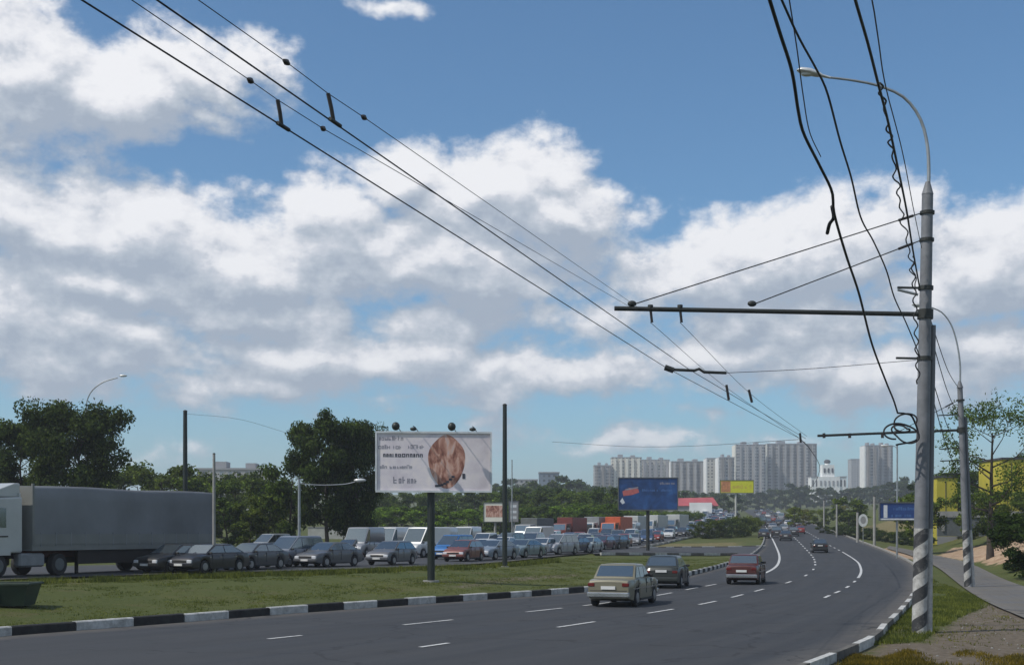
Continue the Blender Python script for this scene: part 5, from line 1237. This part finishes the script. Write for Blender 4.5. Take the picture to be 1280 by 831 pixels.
# ------------------------------------------------------------------ light and sky
SUN_EL, SUN_AZ = math.radians(50), math.radians(-114)      # azimuth from +Y towards +X
sv = (math.sin(SUN_AZ)*math.cos(SUN_EL), math.cos(SUN_AZ)*math.cos(SUN_EL), math.sin(SUN_EL))
ld = bpy.data.lights.new('sun', 'SUN'); ld.energy = 3.3; ld.angle = math.radians(.6); ld.color = (1, .95, .87)
lo = bpy.data.objects.new('sun', ld); COL.objects.link(lo); lo.location = tuple(q*300 for q in sv)
from mathutils import Vector
lo.rotation_euler = Vector(sv).to_track_quat('Z', 'Y').to_euler()
w = bpy.data.worlds.new('World'); scene.world = w; w.use_nodes = True; nt = w.node_tree; nt.nodes.clear()
out = nt.nodes.new('ShaderNodeOutputWorld'); bg = nt.nodes.new('ShaderNodeBackground')
sky = N(nt, 'ShaderNodeTexSky', sky_type='NISHITA', sun_disc=False); sky.sun_elevation = SUN_EL; sky.sun_rotation = SUN_AZ; sky.altitude = 150; sky.air_density = 1.0; sky.dust_density = .6; sky.ozone_density = 1.6
BL = [  # cloud masses of the photograph: px, py, rx, ry (turned into azimuth and elevation)
 (30,95,135,85),(150,110,110,55),(240,85,95,45),(305,78,50,30),(250,135,60,22),(60,150,60,24),
 (0,262,120,40),(120,290,190,68),(205,255,60,32),(300,330,230,72),(430,270,80,42),(520,225,95,48),(600,235,125,66),(700,225,45,34),(700,265,85,42),(560,330,210,58),(790,268,38,14),
 (1060,300,110,60),(960,320,120,55),(860,345,120,42),(1240,330,110,66),(1180,370,110,44),
 (90,420,220,58),(330,405,150,34),(560,400,150,27),(420,450,260,40),(700,462,200,38),(900,440,120,30),(1080,462,150,46),(1230,440,120,50),
 (120,350,160,40),(350,482,260,20),(1000,400,150,36),(60,455,150,24),(760,400,90,24),(300,372,70,20),(60,345,90,26),(150,300,70,30),(250,470,170,20),(560,470,120,20),(820,480,110,16),(990,485,110,14),(1150,500,90,14),(1230,300,70,30),(660,548,60,15),(595,525,28,10),(900,520,34,14),(200,566,70,11),(40,370,130,50),(500,12,24,9),(760,555,110,9),(500,500,200,12)]
grp = bpy.data.node_groups.new('cloud_field', 'ShaderNodeTree')
grp.interface.new_socket('P', in_out='INPUT', socket_type='NodeSocketVector'); grp.interface.new_socket('F', in_out='OUTPUT', socket_type='NodeSocketFloat')
gi = grp.nodes.new('NodeGroupInput'); go = grp.nodes.new('NodeGroupOutput')
ELK = 1.0
warp = grp.nodes.new('ShaderNodeTexNoise'); warp.inputs['Scale'].default_value = 14; warp.inputs['Detail'].default_value = 4; warp.noise_dimensions = '2D'
grp.links.new(gi.outputs[0], warp.inputs['Vector'])
wsub = N(grp, 'ShaderNodeVectorMath', operation='SUBTRACT'); grp.links.new(warp.outputs['Color'], wsub.inputs[0]); wsub.inputs[1].default_value = (.5,.5,.5)
wma = N(grp, 'ShaderNodeVectorMath', operation='MULTIPLY_ADD'); grp.links.new(wsub.outputs[0], wma.inputs[0]); wma.inputs[1].default_value = (.06,.035,0); grp.links.new(gi.outputs[0], wma.inputs[2])
PW = wma.outputs[0]; cur = None
for px, py, rx, ry in BL:
    d = math.hypot((px-640)/F, 1); az = math.atan((px-640)/F); el = math.atan((YH-py)/F/d)
    dx = rx/F*math.cos(az)**2*1.18; dy = ry/F*math.cos(el)*1.18
    ma = N(grp, 'ShaderNodeVectorMath', operation='MULTIPLY_ADD'); grp.links.new(PW, ma.inputs[0]); ma.inputs[1].default_value = (1/dx, 1/dy, 0); ma.inputs[2].default_value = (-az/dx, -el/dy, 0)
    dt = N(grp, 'ShaderNodeVectorMath', operation='LENGTH'); grp.links.new(ma.outputs[0], dt.inputs[0])
    k = min(1.0, max(.28, min(rx, ry*1.3)/60)); v = math_(grp, 'MULTIPLY_ADD', dt.outputs['Value'], -k, k*.92)
    if cur is None: cur = v
    else:
        mn = N(grp, 'ShaderNodeMath', operation='SMOOTH_MAX'); mn.inputs[2].default_value = .10; grp.links.new(cur, mn.inputs[0]); grp.links.new(v, mn.inputs[1]); cur = mn.outputs[0]
f0 = cur
# other parts of the sky (outside the photograph) get free cloud masses
sx = N(grp, 'ShaderNodeSeparateXYZ'); grp.links.new(gi.outputs[0], sx.inputs[0])
mr = N(grp, 'ShaderNodeMapRange'); grp.links.new(math_(grp, 'ABSOLUTE', sx.outputs[0]), mr.inputs[0]); mr.inputs[1].default_value = .40; mr.inputs[2].default_value = .55
ln = grp.nodes.new('ShaderNodeTexNoise'); ln.noise_dimensions = '2D'; ln.inputs['Scale'].default_value = 2.2; ln.inputs['Detail'].default_value = 3; grp.links.new(gi.outputs[0], ln.inputs['Vector'])
f1 = math_(grp, 'MULTIPLY', math_(grp, 'SUBTRACT', ln.outputs['Fac'], .5), 5.0)
f1 = math_(grp, 'SUBTRACT', f1, math_(grp, 'MULTIPLY', math_(grp, 'SUBTRACT', 1.0, mr.outputs[0]), 6.0))
f0 = math_(grp, 'MAXIMUM', f0, f1); f0 = math_(grp, 'MAXIMUM', f0, -1.5)
def gn(scale, detail, rough, ky=1.0):
    mp = N(grp, 'ShaderNodeVectorMath', operation='MULTIPLY'); grp.links.new(gi.outputs[0], mp.inputs[0]); mp.inputs[1].default_value = (1, ky, 1)
    n = grp.nodes.new('ShaderNodeTexNoise'); n.noise_dimensions = '2D'; n.inputs['Scale'].default_value = scale; n.inputs['Detail'].default_value = detail; n.inputs['Roughness'].default_value = rough
    grp.links.new(mp.outputs[0], n.inputs['Vector']); return math_(grp, 'SUBTRACT', n.outputs['Fac'], .5)
f = math_(grp, 'ADD', f0, math_(grp, 'MULTIPLY', gn(15, 9, .60, 1.6), 1.6))
f = math_(grp, 'ADD', f, math_(grp, 'MULTIPLY', gn(48, 5, .6, 1.3), .28))
grp.links.new(f, go.inputs[0])
tc = N(nt, 'ShaderNodeTexCoord'); sep = N(nt, 'ShaderNodeSeparateXYZ'); nt.links.new(tc.outputs['Generated'], sep.inputs[0])
az = math_(nt, 'ARCTAN2', sep.outputs[0], sep.outputs[1]); el = math_(nt, 'ARCSINE', sep.outputs[2])
comb = N(nt, 'ShaderNodeCombineXYZ'); nt.links.new(az, comb.inputs[0]); nt.links.new(el, comb.inputs[1])
def cf(off):
    v = comb.outputs[0]
    if off != (0, 0):
        a = N(nt, 'ShaderNodeVectorMath', operation='ADD'); nt.links.new(v, a.inputs[0]); a.inputs[1].default_value = (*off, 0); v = a.outputs[0]
    g = nt.nodes.new('ShaderNodeGroup'); g.node_tree = grp; nt.links.new(v, g.inputs[0]); return g.outputs[0]
D0, D1, D2 = cf((0, 0)), cf((-.005, .013)), cf((-.010, .040))
def mrange(v, a, b, c=0.0, d=1.0, smooth=True):
    r = N(nt, 'ShaderNodeMapRange'); r.interpolation_type = 'SMOOTHSTEP' if smooth else 'LINEAR'; nt.links.new(v, r.inputs[0])
    for i, q in zip((1, 2, 3, 4), (a, b, c, d)): r.inputs[i].default_value = q
    return r.outputs[0]
cover = math_(nt, 'MULTIPLY', mrange(D0, -.24, .30), mrange(el, .0, .11, .55, 1.0))
g1 = math_(nt, 'SUBTRACT', D1, D0); g2 = math_(nt, 'SUBTRACT', D2, D0)
gr = math_(nt, 'ADD', math_(nt, 'MULTIPLY', g1, 1.0), math_(nt, 'MULTIPLY', g2, .55))
edge = mrange(gr, -.74, .54, 1.0, 0.0, False)
under = mrange(D2, .0, 1.0)
lit = math_(nt, 'SUBTRACT', edge, math_(nt, 'MULTIPLY', under, .10))
ccol = ramp(nt, lit, [(.08, (.36,.415,.50)), (.36, (.47,.52,.59)), (.58, (.60,.63,.69)), (.74, (.76,.77,.81)), (1.0, (.88,.88,.90))])
SKS = .095
ccs = N(nt, 'ShaderNodeVectorMath', operation='SCALE'); nt.links.new(ccol, ccs.inputs[0]); ccs.inputs['Scale'].default_value = 1/SKS; ccol = ccs.outputs[0]   # cloud radiance relative to the bright sky texture
sk = mix(nt, 1.0, sky.outputs[0], (.66,.97,1.14), 'MULTIPLY')
sk = mix(nt, mrange(el, -.02, .10, .45, 0.0), sk, tuple(q/SKS for q in (.40,.47,.53)))
nt.links.new(mix(nt, math_(nt, 'MULTIPLY', cover, .96), sk, ccol), bg.inputs[0])
bg.inputs[1].default_value = SKS
nt.links.new(bg.outputs[0], out.inputs[0])
w.cycles.sampling_method = 'MANUAL'; w.cycles.sample_map_resolution = 512

# ------------------------------------------------------------------ camera
cd = bpy.data.cameras.new('camera'); cam = bpy.data.objects.new('camera', cd); COL.objects.link(cam); scene.camera = cam
cam.location = (0, 0, CH); cam.rotation_euler = (PI/2, 0, 0)
cd.sensor_width = 36; cd.lens = 36*F/W0; cd.shift_y = (YH-H0/2)/W0; cd.clip_end = 8000; cd.clip_start = .1
scene.view_settings.view_transform = 'Standard'; scene.view_settings.look = 'None'; scene.view_settings.exposure = .12; scene.view_settings.gamma = 1
scene.render.engine = 'CYCLES'; cy = scene.cycles
cy.use_denoising = True; cy.max_bounces = 6; cy.diffuse_bounces = 3; cy.glossy_bounces = 2; cy.transmission_bounces = 3; cy.transparent_max_bounces = 6; cy.volume_bounces = 0
cy.caustics_reflective = False; cy.caustics_refractive = False; cy.sample_clamp_indirect = 5
